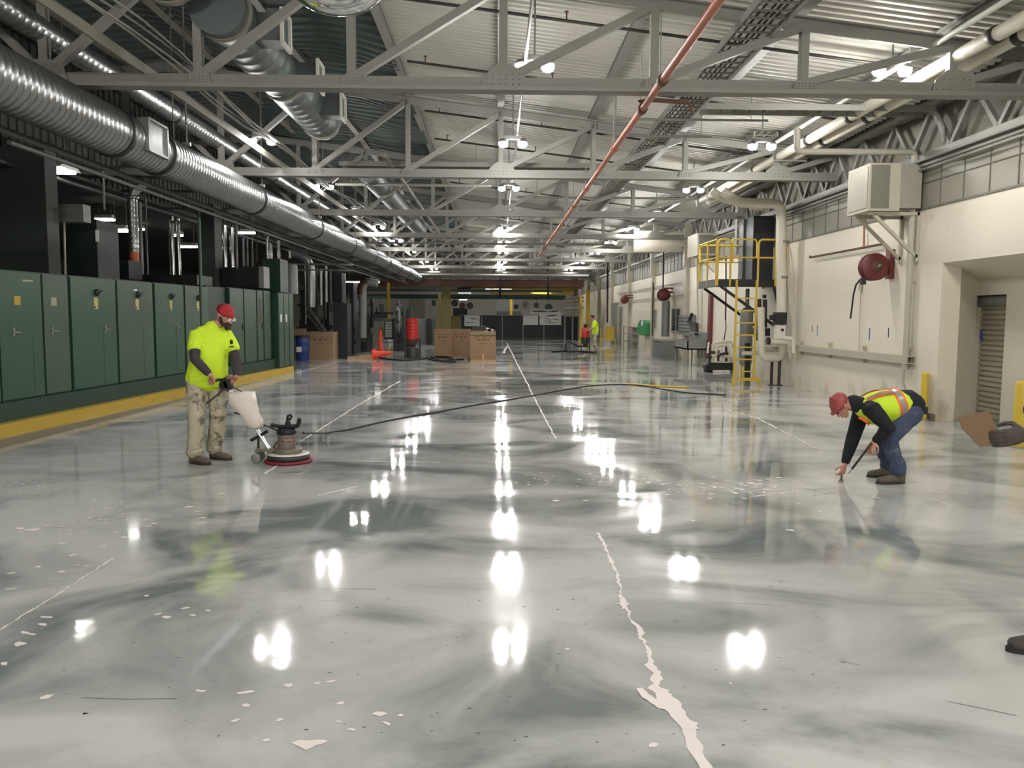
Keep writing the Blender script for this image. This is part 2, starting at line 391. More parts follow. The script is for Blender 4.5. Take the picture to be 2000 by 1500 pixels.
build(MB().cyl((XI+.14, D0, DZ-.09), (XI+.14, D1, DZ-.09), .085, 16), 'roll_housing', 'grey_metal', door)
pA = atX(1917, 660, XI+.165)
build(MB().box((XI+.15, pA.y-.012, pA.z-.01), (XI+.166, pA.y+.02, pA.z+.13)).box((XI+.15, pA.y-.03, pA.z-.06), (XI+.166, pA.y+.005, pA.z+.02)), 'blue_tape_mark', pm('blue_tape', rgb(70, 86, 160), .6), door)
# baseboard at the bay corner
structure(MB().prism([(XW-.015, ALC+.35, 0), (XW-.015, ALC-.01, 0), (XW+.35, ALC+.16, 0), (XW+.35, ALC+.2, 0), (XW, ALC+.03, 0), (XW, ALC+.35, 0)], (0, 0, .11)), 'baseboard_right', pm('dark_cove_base', rgb(112, 104, 94), .5))
# grey panel band with seams
structure(MB().box((XW+.04, YB, 3.33), (XW+.3, YF, 4.1)), 'wall_right.004', 'panelband')
sm = MB(); y = 6.2
while y < YF-1:
    sm.box((XW+.025, y, 3.34), (XW+.041, y+.018, 4.1)); y += .62
sm.box((XW+.022, 5, 3.74), (XW+.041, YF, 3.755)); sm.box((XW-.02, YB, 3.315), (XW+.05, YF, 3.345))
structure(sm, 'trim_1', 'seamtrim')
structure(MB().box((XW+.12, YB, 4.1), (XW+.3, YF, 7.2)), 'wall_right.005', 'steel_dark')
mb = MB(); mb.bar((XW-.02, 5, 4.14), (XW-.02, YF, 4.14), .1, .12); mb.bar((XW-.02, 5, 4.9), (XW-.02, YF, 4.9), .1, .1)
y = 5.2; up = True
while y < YF-1.0:
    z0, z1 = (4.2, 4.86) if up else (4.86, 4.2)
    mb.bar((XW-.02, y, z0), (XW-.02, y+.55, z1), .07, .07); y += .55 if up else .6; up = not up
structure(mb, 'trim_2', 'steel')
# wall columns at the trusses
TY = [9.97+6.15*k for k in range(11)]
for i, y in enumerate(TY):
    if i < 2: continue
    mb = MB().box((XW-.2, y-.10, 3.35), (XW+.05, y-.08, 4.9)).box((XW-.2, y+.08, 3.35), (XW+.05, y+.10, 4.9)).box((XW-.2, y-.08, 3.35), (XW-.18, y+.08, 4.9))
    if i > 2: mb.box((XW-.14, y-.12, 0), (XW+.02, y+.12, 3.36))
    tag(structure(mb, 'trim_%d' % (3+i), 'steel' if i < 3 else 'beige_metal'))
# purlins lengthwise under the deck
NODES = [.06+1.83*k for k in range(-4, 4)]
XT = -8.25
for i, x in enumerate(NODES):
    zz = roofz(x)-.02
    mb = MB().bar((x, 5, zz-.03), (x, YF, zz-.03), .015, .14).bar((x, 5, zz-.11), (x, YF, zz-.11), .012, .14).bar((x, 5, zz-.07), (x, YF, zz-.07), .09, .02)
    structure(mb, 'trim_%d' % (30+i), 'steel' if x > -3 else 'steel_dark')

# ---- trusses
def make_truss():
    t = thing('roof_truss', (0, 0, 0), '', 'truss', 'roof trusses across the hall')
    xs = NODES+[XW-.15]
    zc = 4.30
    mb = MB().box((XT+.1, -.1, zc), (XW-.05, .1, zc+.022)).box((XT+.1, -.022, zc+.02), (XW-.05, -.006, zc+.17)).box((XT+.1, .006, zc+.02), (XW-.05, .022, zc+.17)).box((XT+.1, -.1, zc+.02), (XW-.05, -.085, zc+.05)).box((XT+.1, .085, zc+.02), (XW-.05, .1, zc+.05))
    build(mb, 'bottom_chord', 'steel', t, True)
    def tz(x): return roofz(x)-.30
    mb = MB(); pr = [XT+.1, RIDGE, XW-.05]
    for a, b in zip(pr, pr[1:]):
        mb.bar((a, 0, tz(a)), (b, 0, tz(b)), .14, .03); mb.bar((a, 0, tz(a)+.07), (b, 0, tz(b)+.07), .02, .18)
    build(mb, 'top_chord', 'steel', t, True)
    for i, x in enumerate(xs[:-1]):
        build(MB().box((x-.05, -.05, zc+.1), (x+.05, -.035, tz(x))).box((x-.05, .035, zc+.1), (x+.05, .05, tz(x))).box((x-.05, -.05, zc+.1), (x-.038, .05, tz(x))), 'vertical', 'steel', t, True)
        x1 = xs[i+1]
        a, b = ((x, x1) if x > RIDGE else (x1, x))
        build(MB().bar((a, 0, zc+.14), (b, 0, tz(b)-.02), .10, .09, side=(0, 1, 0)), 'diagonal', 'steel', t, True)
        big = i in (1, 4, 7); e_ = 1.0 if big else .55
        g = MB().prism([(x-.26*e_, -.06, zc+.05), (x+.30*e_, -.06, zc+.05), (x+.24*e_, -.06, zc+.05+.2*e_), (x+.08*e_, -.06, zc+.05+.26*e_), (x-.08*e_, -.06, zc+.05+.26*e_), (x-.22*e_, -.06, zc+.05+.14*e_)], (0, .014, 0))
        for rx in (-.2, -.12, -.04, .04, .12, .2):
            for rz_ in (.03, .09, .15): g.cyl((x+rx*e_, -.062, zc+.05+rz_*e_), (x+rx*e_, -.072, zc+.05+rz_*e_), .011, 6, .006)
        build(g, 'gusset_plate', 'steel', t, True)
    return t
truss = make_truss()
ordn = ['nearest', 'second', 'third', 'fourth', 'fifth', 'sixth', 'seventh', 'eighth', 'ninth', 'tenth', 'farthest']
for k, y in enumerate(TY):
    o = truss if k == 0 else copy_tree(truss)
    o.location = (0, y, 0)
    o['label'] = ('grey steel roof truss, ' + ordn[k] + ' from the camera' + (', its chord crossing the top of the picture' if k == 0 else (', passing behind the wall heater' if k == 1 else ' above the floor')))

# ---- floor markings: joint filler, lines
def ribbon(pts, w0, w1, z, jit=0, seg=.05, name='joint_filler', m='filler'):
    P = [floor(*p) for p in pts]; out = []
    for a, b in zip(P, P[1:]):
        n = max(1, int((b-a).length/seg))
        for i in range(n): out.append(a+(b-a)*(i/n))
    out.append(P[-1]); n = len(out); vs_ = []; fs = []; na = nb = .6; nc = 0
    for i, p in enumerate(out):
        t = (out[min(i+1, n-1)]-out[max(i-1, 0)]).normalized(); s_ = V(-t.y, t.x, 0)
        ww = (w0+(w1-w0)*i/(n-1))
        na = .55*na+.45*random.random()*1.3; nb = .55*nb+.45*random.random()*1.3; nc = .75*nc+.25*(random.random()-.5)*4
        a = ww*max(.12, .5+jit*(na-.6)); b = ww*max(.12, .5+jit*(nb-.6)); c = nc*ww*jit*.5
        vs_ += [p+s_*(a+c)+V(0, 0, z), p-s_*(b-c)+V(0, 0, z)]
        if i: fs.append((2*i-2, 2*i-1, 2*i+1, 2*i))
    mb = MB()._add(vs_, fs)
    return build(mb, name, m, floor_ob)
ribbon([(0, 878), (330, 792), (665, 706)], .05, .05, .002, .1, .3, 'painted_line', 'line')
a_, b_ = floor(-60, 893), floor(0, 880)
mb = MB().face([floor(-60, 872)+V(0, 0, .001), floor(574, 729)+V(0, 0, .001), floor(662, 706)+V(0, 0, .001), floor(-60, 894)+V(0, 0, .001)])
build(mb, 'bare_strip', 'aisle', floor_ob)
ribbon([(1168, 1040), (1205, 1120), (1222, 1185), (1256, 1255)], .012, .02, .002, 1.6, .02)
ribbon([(1256, 1255), (1268, 1275), (1290, 1340), (1308, 1372)], .012, .05, .002, 1.2, .02)
ribbon([(1300, 1362), (1325, 1400), (1345, 1432), (1385, 1510)], .06, .045, .003, .55, .03)
ribbon([(1247, 1345), (1262, 1362), (1290, 1382), (1315, 1384)], .035, .05, .0035, .4, .02)
ribbon([(1215, 1178), (1222, 1190)], .05, .03, .0036, 1.2, .01)
ribbon([(1340, 1425), (1358, 1412)], .05, .03, .004, 1.0, .01)
ribbon([(1086, 857), (1050, 790), (1020, 730), (1000, 690), (990, 670)], .02, .05, .002, 1.0, .06)
ribbon([(984, 690), (990, 676)], .08, .08, .0025, .8, .1)
ribbon([(0, 1231), (60, 1193), (110, 1163), (222, 1090)], .012, .012, .002, 1.3, .02)
ribbon([(517, 926), (545, 907)], .03, .03, .002, .6, .05); ribbon([(588, 862), (690, 797), (782, 744)], .018, .035, .002, 1.0, .05)
ribbon([(1420, 800), (1480, 817), (1560, 858), (1628, 895)], .03, .018, .002, 1.0, .04); ribbon([(1818, 974), (1850, 986), (1876, 998)], .014, .014, .002, .8, .04)
ribbon([(632, 900), (860, 903)], .015, .015, .002, .5, .05)
ribbon([(1470, 970), (1560, 960)], .02, .02, .002, .9, .04); ribbon([(700, 950), (620, 968)], .02, .02, .002, .9, .04)
def flecks(lst, name):
    mb = MB()
    for (px, py, sz) in lst:
        c = floor(px, py); k = random.randint(6, 9); th0 = random.random()*6; poly = []
        el = random.uniform(.5, 1.0); rot = random.uniform(-.6, .6)
        for i in range(k):
            th = th0+2*math.pi*i/k; r = sz*random.uniform(.55, 1.15)
            x, y = math.cos(th)*r*1.3, math.sin(th)*r*el
            poly.append(c+V(x*math.cos(rot)-y*math.sin(rot), x*math.sin(rot)+y*math.cos(rot), .0022+len(mb.f)*.000008))
        mb.face(poly)
    return tag(build(mb, name, 'filler', floor_ob), kind='stuff')
near = [(90,1206,.028),(84,1220,.03),(48,1236,.03),(62,1239,.022),(38,1258,.03),(8,1297,.022),(92,1362,.025),(362,1188,.025),(408,1193,.018),(326,1206,.025),(308,1200,.02),(376,1202,.018),
 (392,1350,.022),(480,1353,.028),(482,1378,.018),(460,1408,.016),(564,1340,.02),(620,1335,.014),(644,1332,.022),(666,1374,.016),(742,1395,.026),(782,1398,.014),(756,1414,.02),(660,1410,.014),(688,1426,.018),
 (548,1406,.015),(520,1447,.015),(596,1455,.045),(625,1450,.03),(1108,1268,.013),(1275,1456,.02),(1525,1283,.014),(1427,1335,.006),(1542,1036,.03),(1086,978,.03),(1144,978,.02),(1354,1017,.018),(1697,990,.025),(1632,993,.018),
 (432,965,.04),(370,990,.04),(386,1000,.03),(392,1012,.035),(395,1022,.03),(290,1028,.03),(300,1023,.025),(328,1010,.02),(244,1050,.03),(143,1085,.025),(120,1117,.025),(74,1108,.02),(22,1120,.025),(24,1150,.025),(170,1106,.025),(150,1104,.02),(120,1062,.03),(65,1035,.05),(40,1033,.04),(286,1164,.016),(202,1067,.02),(1710,972,.03),(1600,1000,.02),(1560,985,.02)]
flecks(near, 'filler_patch')
cl = []
for _ in range(150):
    x = random.gauss(1480, 95); y = 952+random.gauss(0, 10)-(x-1480)*.02; cl.append((x, y, random.uniform(.008, .03)))
for _ in range(45): cl.append((random.gauss(1150, 110), 935+random.gauss(0, 9), random.uniform(.008, .02)))
for _ in range(60):
    x = random.gauss(190, 75); cl.append((x, 1010-(x-190)*.25+random.gauss(0, 16), random.uniform(.006, .022)))
for _ in range(22): cl.append((random.gauss(60, 40), random.gauss(945, 9), random.uniform(.008, .02)))
flecks(cl, 'filler_patch.001')
M['crack'] = pm('dark_hairline', rgb(84, 86, 84), .6)
for pts_ in ([(158, 1363), (250, 1366), (345, 1365)], [(600, 1149), (735, 1151)], [(1395, 1177), (1505, 1181)], [(1640, 1290), (1680, 1300)], [(1850, 1370), (1985, 1398)], [(620, 1174), (690, 1172)]):
    ribbon(pts_, .003, .003, .0012, .8, .04, 'hairline_crack', 'crack')
random.seed(21); mb = MB()
for _ in range(150):
    c = floor(random.uniform(60, 1700), random.uniform(1060, 1470)); r_0 = random.uniform(.002, .009); th0 = random.random()*6
    mb.face([c+V(math.cos(th0+k*1.05)*r_0*random.uniform(.6, 1.7), math.sin(th0+k*1.05)*r_0*random.uniform(.4, .9), .0011) for k in range(6)])
tag(build(mb, 'dirt_specks', 'crack', floor_ob), kind='stuff')

# ================================================================== LIGHTS
def make_led(h=.75):
    t = thing('twin_led_light', (0, 0, 0), '', 'light', 'twin LED lights under the roof')
    build(MB().cyl((0, 0, .12), (0, 0, h), .012, 8), 'hanger_rod', 'lamp_house', t, True)
    build(MB().box((-.16, -.04, .09), (.16, .04, .15)), 'mounting_bar', 'lamp_house', t, True)
    for s_ in (-1, 1):
        h = build(MB().lathe((s_*.17, 0, 0), [(.02, .11), (.055, .10), (.09, .06), (.09, .042), (.05, .04)], n=14), 'lamp_head', 'lamp_house', t, True)
        build(MB().lathe((s_*.17, 0, 0), [(.05, .05), (.08, .022), (.084, .0), (.062, -.038), (.0001, -.055)], n=12), 'glowing_lens', 'lamp_head', h, True)
    return t
rows = {'right': 4.72, 'centre': .27, 'left': -4.17}
LY = [-7.0, -3.7, 1.0, 5.3, 10.6, 14.5, 19.5, 24.0, 28.3, 33.5, 39.0, 46.0, 53.0, 61.0]
wd = ['first', 'second', 'third', 'fourth', 'fifth', 'sixth', 'seventh', 'eighth', 'ninth', 'tenth']
for rn, x in rows.items():
    for i, y in enumerate(LY):
        if rn == 'left' and y == 10.6: continue
        lx = x if y != 10.6 else (5.12 if x > 1 else .47); lz = 4.62 if y != 10.6 else 4.78
        o = make_led(roofz(lx)-lz+.01); o.location = (lx, y, lz)
        if y < 8: o['label'] = 'twin-head LED roof light of the %s row, %s behind the view' % (rn, ['farthest', 'second farthest', 'second nearest', 'nearest'][i])
        else: o['label'] = 'glowing twin-head LED roof light, %s from the camera in the %s row' % (wd[i-4-(1 if rn == 'left' else 0)], rn)
# tube fixtures over the machines on the left and at the far end
def strip(px0, px1, py, Y, label, w_=.14, deep=0.0):
    a, b = atY(px0, py, Y), atY(px1, py, Y)
    t = thing('strip_light', ((a.x+b.x)/2, Y, a.z), label, 'light', 'tube lights over the machines')
    L_ = (b.x-a.x)/2; hz_ = 4.2 if t.location.x < -8.2 else roofz(a.x)
    build(MB().prism([(-L_, -w_, 0), (-L_, w_, 0), (-L_, w_*.5, .09), (-L_, -w_*.5, .09)], (2*L_, 0, 0)), 'reflector_housing', 'white_metal', t, True)
    for s_ in (-1, 1): build(MB().cyl((-L_*.97, s_*w_*.45, -.02), (L_*.97, s_*w_*.45, -.02), .035, 10), 'tube', 'lamp_strip', t, True)
    build(MB().cyl((-L_*.7, 0, .08), (-L_*.7, 0, hz_-a.z), .008, 6).cyl((L_*.7, 0, .08), (L_*.7, 0, hz_-a.z), .008, 6), 'hanger', 'steel_dark', t, True)
for args in [(97, 138, 331, 14.0, 'bright tube light just right of the tall green enclosure', .35), (188, 222, 427, 20, 'tube light glowing left of the spiral vent pipe, the upper one'), (220, 252, 448, 18, 'wide tube light glowing left of the spiral vent pipe, the lower one', .2),
             (264, 280, 446, 24, 'short tube light glowing between the spiral vent pipe and the chrome pipes'), (335, 356, 458, 25, 'small tube light behind the two bright vertical pipes'), (350, 384, 480, 24, 'dim tube light left of the green column'),
             (466, 498, 453, 26, 'tube light glowing right of the green column'), (672, 742, 550, 52, 'long tube light behind the arched exhaust pipe'), (668, 684, 561, 45, 'short tube light behind the black press'),
             (948, 1000, 566, 62, 'tube light under the yellow crane beam, middle of the hall end'), (1040, 1075, 569, 60, 'tube light under the yellow crane beam at its right end'), (895, 920, 571, 60, 'small tube light left of the hall end crane beam'), (897, 912, 585, 63, 'lowest small tube light above the dark far partition')]:
    strip(*args)

# ================================================================== OVERHEAD
def spiral_duct(name, X, Z, R, y0, y1, label, m, ring_ys, ribs=.12, ribto=40, bump=True):
    t = thing(name, (X, y0, Z), label, 'duct')
    prof = []; y = y0
    while y < y1:
        if ribs and y < ribto:
            prof += [(R, y-y0), (R, y-y0+ribs*.86), (R*1.02, y-y0+ribs*.93)]; y += ribs
        else: prof += [(R, y-y0)]; y += 1.0
    prof.append((R, y1-y0))
    mb = MB(); mb.lathe((0, 0, 0), prof, (0, 1, 0), n=32, smooth=True)
    build(mb, 'duct_shell', m, t, True)
    for ry in ring_ys:
        build(MB().lathe((0, ry-y0, 0), [(R, -.05), (R*1.06, -.045), (R*1.06, .045), (R, .05)], (0, 1, 0), n=32), 'joint_ring', 'seam' if m != 'galv_dull' else 'steel_dark', t, True)
    return t
DX, DZc, DR = -4.88, 3.88, .30
t = spiral_duct('spiral_duct', DX, DZc, DR, 3.0, 49, 'big shiny galvanised spiral duct running the length of the hall above the cabinets', 'galv', [10.4, 11.7, 16.2, 21.4, 26.4, 31, 35, 39, 43, 46.5], .11, 34)
mb = MB()
c_ = V(0, 0, 0)
for yy in (10.75, 11.35):
    mb.box((DR*.55, yy-3-.02, -DR*.55), (DR*1.12, yy-3+.02, DR*.85))
mb.box((DR*.80, 10.75-3, DR*.80), (DR*1.12, 11.35-3, DR*.9)); mb.box((DR*.85, 10.75-3, -DR*.55), (DR*1.12, 11.35-3, -DR*.45)); mb.box((DR*.9, 10.77-3, -DR*.5), (DR*1.05, 11.33-3, DR*.82))
build(mb, 'access_door', 'galv', t, True)
for yy in (12.5, 16.4, 21.6, 27, 32, 37, 42):
    build(MB().cyl((DR*.5, yy-3, DR*.8), (DR*.5, yy-3, roofz(DX)-DZc-.1), .012, 6).box((DR*.3, yy-3-.03, DR*.85), (DR*.7, yy-3+.03, DR*1.02)), 'hanger_rod', 'steel', t, True)
# pipe run under the duct
a = MB().tube([(DX-.62, 8, 3.62), (DX-.62, 25, 3.62), (DX-.62, 48, 3.62)], .045).tube([(DX-.45, 9, 3.45), (DX-.45, 48, 3.45)], .03)
tag(build(a, 'pipe_run', 'galv_dull'), 'pair of thin dark pipes running below the big spiral duct', 'pipe')
spiral_duct('spiral_duct.001', -5.5, 4.98, .15, 3.0, 40, 'slim spiral duct running above the big shiny duct through the trusses', 'galv', [14, 20, 26], .13, 26)
t = spiral_duct('round_duct', -3.35, 5.25, .34, 9.9, 15.6, 'wide dull grey round duct in the roof, left of the hanging mirror', 'galv_dull', [10.1, 12.8, 15.5], .3)
build(MB().tube([(0, 5.6, 0), (0, 5.9, .02), (0, 6.1, .15), (0, 6.2, .4), (0, 6.22, .75)], .32, 20), 'elbow', 'galv_dull', t, True)
for yy, sx in ((10.6, 1), (12.6, 1), (14.4, 1)):
    g = build(MB().box((.28, yy-9.9-.17, -.22), (.62, yy-9.9+.17, .12)), 'vent_boot', 'galv_dull', t, True)
    fr = MB()
    for u in (-1, 1):
        fr.box((.62, yy-9.9-.2, -.05+u*.2-.025), (.66, yy-9.9+.2, -.05+u*.2+.025)); fr.box((.62, yy-9.9+u*.2-.025, -.27), (.66, yy-9.9+u*.2+.025, .17))
    build(fr, 'vent_frame', 'white_metal', g, True)
t = spiral_duct('round_duct.001', -3.75, 5.5, .38, 4, 9.6, 'large dull round duct ending with a flange at the top left', 'galv_dull', [9.5], 0)
# ducts crossing further back in the dark roof
for i, (X, Z, R, y0, y1, lb) in enumerate([(-8.6, 4.9, .3, 9, 40, 'dull duct in the dark roof, beyond the slim spiral duct'), (-3.2, 5.1, .28, 20, 33, 'dull round duct in the roof behind the second truss')]):
    spiral_duct('round_duct', X, Z, R, y0, y1, lb, 'galv_dull', [y0+3, y0+9], 0)
# convex mirror at the top edge
c = atY(655, -44, 4.7)
t = thing('convex_mirror', c, 'round convex safety mirror hanging at the top edge of the picture', 'mirror')
prof = [(.29*math.sin(a_*math.pi/2/10), -.19*math.cos(a_*math.pi/2/10)) for a_ in range(0, 11)]; prof[0] = (.0001, -.19)
build(MB().lathe((0, 0, 0), prof, (0, 0, 1), n=48), 'mirror_dome', 'mirror', t, True)
build(MB().lathe((0, 0, 0), [(.288, -.012), (.302, -.012), (.305, 0), (.302, .012), (.288, .012)], n=48), 'rim', 'chrome', t, True)
build(MB().cyl((0, 0, 0), (0, 0, .02), .289, 48), 'back_plate', 'grey_metal', t, True)
for a_ in range(3): build(MB().cyl((.25*math.cos(a_*2.1), .25*math.sin(a_*2.1), .01), (0, 0, 1.9), .004, 6), 'hanger_wire', 'steel', t, True)
# red pipe running away below the chords
rp = [V(1.75, 3.0, 4.1), V(1.75, 34, 4.1)]
t = thing('sprinkler_main', (1.75, 3, 4.1), 'long red-brown sprinkler pipe slung under the trusses, right of centre', 'pipe')
build(MB().cyl((0, 0, 0), (0, 31, 0), .042, 14), 'pipe', 'copper', t, True)
for yy in (8.7, 9.9, 12.2, 16.0, 18.5, 22, 26, 30):
    build(MB().lathe((0, yy-3, 0), [(.042, -.07), (.06, -.06), (.06, .06), (.042, .07)], (0, 1, 0), n=14), 'coupling', 'rust' if yy in (9.9, 8.7) else 'copper', t, True)
    build(MB().cyl((0, yy-3+.15, .04), (0, yy-3+.15, .75), .008, 6), 'hanger_rod', 'steel', t, True)
tag(build(MB().tube([(1.78, 9.9, 4.12), (1.72, 9.95, 4.2), (1.9, 10.0, 4.235), (2.35, 10.05, 4.22), (2.4, 10.1, 4.12)], .025), 'clamp_loop', 'rust'), 'brown bent pipe hooked round the red pipe below the nearest truss', 'pipe')
# cross sprinkler branch lines, dark pipes following the roof slope
for i, y in enumerate([8.3, 10.9, 13.6, 16.8, 19.4, 22.6, 25.6, 29, 33]):
    x0, x1 = -1.5, 6.2
    t = thing('branch_pipe', ((x0+x1)/2, y, roofz(2.3)-.3), 'dark sprinkler branch pipe across the white roof deck, %s from the camera' % (ordn[i]), 'pipe', 'sprinkler branch pipes')
    mx_ = (x0+x1)/2
    build(MB().cyl((x0-mx_, 0, (mx_-x0)*.12), (x1-mx_, 0, (mx_-x1)*.12), .022, 10), 'pipe', 'dkpipe', t, True)
    for xx in (-1.2, .9, 3.2, 5.3):
        build(MB().cyl((xx-mx_, 0, (mx_-xx)*.12+.02), (xx-mx_, 0, (mx_-xx)*.12+.11), .012, 6).cyl((xx-mx_, 0, (mx_-xx)*.12+.11), (xx-mx_, 0, (mx_-xx)*.12+.12), .03, 8), 'sprinkler_head', 'rust', t, True)
# cable trays
def ladder_tray(a, b, width, label, name='cable_tray', wdir=(1, 0, 0), step=.23, cables=0):
    a, b = Vector(a), Vector(b); wdir = Vector(wdir); t = thing(name, a, label, 'cable tray', 'ladder cable trays in the roof')
    for s_ in (-1, 1):
        build(MB().bar(a+wdir*s_*width/2, b+wdir*s_*width/2, .09, .02, side=(0, 0, 1)), 'side_rail', 'steel', t)
    n = int((b-a).length/step); r = MB()
    for i in range(n):
        p = a+(b-a)*((i+.5)/n); r.bar(p-wdir*width/2, p+wdir*width/2, .02, .025)
    tag(build(r, 'rungs', 'steel_dark', t), kind='stuff')
    if cables:
        cb = MB()
        for k in range(cables):
            o = (k-(cables-1)/2)*width*.8/cables
            cb.tube([a+(b-a)*(i/12)+wdir*(o+random.uniform(-.02, .02))+V(0, 0, .03+random.uniform(0, .02)) for i in range(13)], .013, 6)
        tag(build(cb, 'cables', 'dkpipe', t), kind='stuff')
    return t
ladder_tray((3.05, 6.5, 5.0), (3.05, 40, 5.0), .5, 'long ladder cable tray running away through the roof right of the red pipe', cables=5)
ladder_tray((5.12, 15.5, 5.08), (5.12, 52, 5.08), .45, 'ladder cable tray running away above the right row of lights', cables=3)
a, b = atY(1372, 213, 12.4), atY(1815, 227, 12.4)
ladder_tray(a, (b.x, b.y, a.z), .35, 'ladder cable tray crossing toward the right wall behind the nearest truss', wdir=(0, 1, 0), step=.21)
tag(build(MB().tube([(b.x, b.y, a.z), (b.x+.12, b.y, a.z-.05), (b.x+.22, b.y, a.z-.2), (b.x+.24, b.y, a.z-.45)], .03).tube([(b.x-.05, b.y-.25, a.z-.06), (b.x+.05, b.y-.2, a.z-.12), (b.x+.12, b.y-.2, a.z-.28), (b.x+.14, b.y-.2, a.z-.5)], .025), 'tray_drop', 'steel'), 'curved drop at the right end of the crossing cable tray', 'cable tray')
a, b = atY(665, 322, 17.0), atY(1180, 330, 17.0)
ladder_tray(a, (b.x, b.y, a.z), .35, 'ladder cable tray crossing behind the second truss at mid hall', wdir=(0, 1, 0), step=.22)
# cable bundle left of centre
t = thing('cable_bundle', (-4.0, 8, 4.7), 'sagging bundle of grey cables strung through the roof left of centre', 'cables')
for k in range(6):
    pts = []
    for i in range(30):
        y = 5+i*1.0; ph = (y-9.5)/6.1*2*math.pi
        pts.append((-3.95+(k-2.5)*.035+.03*math.sin(y*.9+k), y, 4.62+.05*math.cos(ph)+.02*k*math.sin(y*.35+k)))
    build(MB().tube(pts, .014, 6), 'cable', 'steel' if k % 2 else 'steel_dark', t)
tag(build(MB().bar((-4.25, 5, 4.52), (-4.25, 60, 4.52), .12, .03), 'support_angle', 'steel_dark'), 'flat grey steel angle running beside the cable bundle', 'beam')
# conduits and insulated pipes on the right
tag(build(MB().cyl((5.32, 5, 4.92), (5.32, 30, 4.92), .035, 10), 'conduit', 'white_metal'), 'white pipe running away above the nearest right-hand light', 'pipe')
ip = thing('insulated_pipe_pair', (5.85, 6, 4.8), 'pair of thick white insulated pipes running along the right side of the roof', 'pipes')
for dx in (-.15, .14):
    build(MB().cyl((5.75+dx, 5.5, 4.78), (5.75+dx, 22.5, 4.78), .085, 16), 'insulated_pipe', 'insul', ip)
    for yy in (9.2, 12.9, 14.6, 17.6): build(MB().lathe((5.75+dx, yy, 4.78), [(.085, -.06), (.1, -.05), (.1, .05), (.085, .06)], (0, 1, 0), n=16), 'pipe_clamp', 'dkpipe', ip)
for yy in (10.8, 16.0, 21): build(MB().box((5.45, yy-.02, 4.66), (6.1, yy+.02, 4.69)).cyl((5.45, yy, 4.67), (5.45, yy, 5.2), .01, 6).cyl((6.1, yy, 4.67), (6.1, yy, 5.1), .01, 6), 'pipe_hanger', 'steel', ip)
# big insulated riser at the platform
p1, p2, p3, p4 = atY(1412, 374, 18.2), atY(1440, 396, 18.2), atY(1527, 398, 18.2), atY(1526, 610, 18.2)
t = thing('vent_riser', (p4.x, 18.2, 0), 'thick beige duct that bends down through the yellow platform', 'duct')
build(MB().tube([p1, p1+(p2-p1)*.7, p2+V(.1, 0, 0), p3-V(.2, 0, 0), p3-V(.06, 0, .03), p3-V(.02, 0, .12), p3-V(0, 0, .3), p4], .11, 16), 'duct_tube', 'insul', t)
q = atY(1390, 372, 18.6); build(MB().tube([q, q+V(.25, 0, -.18), q+V(.55, 0, -.26), (p3.x-.3, 18.6, p3.z-.02)], .09, 14), 'second_tube', 'insul', t)
for zz in (2.5, 3.3): build(MB().lathe((p4.x, 18.2, zz), [(.11, -.03), (.125, -.025), (.125, .025), (.11, .03)], n=16), 'band', 'steel', t)
# vertical conduit beside the heater and its horizontal run
cy = 12.95
p = [atY(1557, 250, cy), atY(1557, 296, cy), atY(1788, 297, cy), atY(1789, 320, cy)]
t = thing('wall_conduit', (p[2].x, cy, 0), 'beige conduit dropping down the right wall beside the heater', 'pipe')
build(MB().tube([p[0], p[1]+V(0, 0, .05), p[1]+V(.03, 0, .01), p[1]+V(.08, 0, 0), p[2]-V(.08, 0, 0), p[2]-V(.02, 0, .02), p[2]-V(0, 0, .08), V(p[2].x, cy, .75)], .05, 12), 'conduit_pipe', 'beige_pipe', t)
build(MB().tube([(p[2].x-.02, cy, .78), (p[2].x-.02, cy, .55), (p[2].x+.03, cy, .42), (p[2].x+.03, cy, .18)], .02, 8), 'lower_pipe', 'beige_pipe', t)
build(MB().cyl((p[2].x+.1, cy+.02, .8), (p[2].x+.1, cy+.02, 3.7), .016, 8), 'thin_pipe', 'beige_pipe', t)
for zz in (3.2, 2.2, 1.12): build(MB().cbox((p[2].x+.05, cy, zz), (.16, .05, .04)), 'strap', 'beige_metal', t)
build(MB().cbox((p[2].x+.03, cy, .13), (.1, .1, .17)), 'junction_box', 'beige_metal', t)
tag(build(MB().cyl((XW-.08, 8, 4.0), (XW-.08, 45, 4.0), .03, 8).cyl((XW-.16, 8, 4.06), (XW-.16, 45, 4.06), .025, 8).cyl((XW-.1, 8, 3.93), (XW-.1, 45, 3.93), .02, 8), 'wall_conduits', 'steel'), 'bundle of long conduits running along the top of the right wall', 'pipes')
# bulkhead panel on the right in front of the fifth truss
tag(build(MB().box((4.9, 28.9, 3.9), (XW, 29.0, 4.65)), 'bulkhead_panel', 'beige_metal'), 'plain beige bulkhead panel hanging in the roof by the right wall', 'panel')
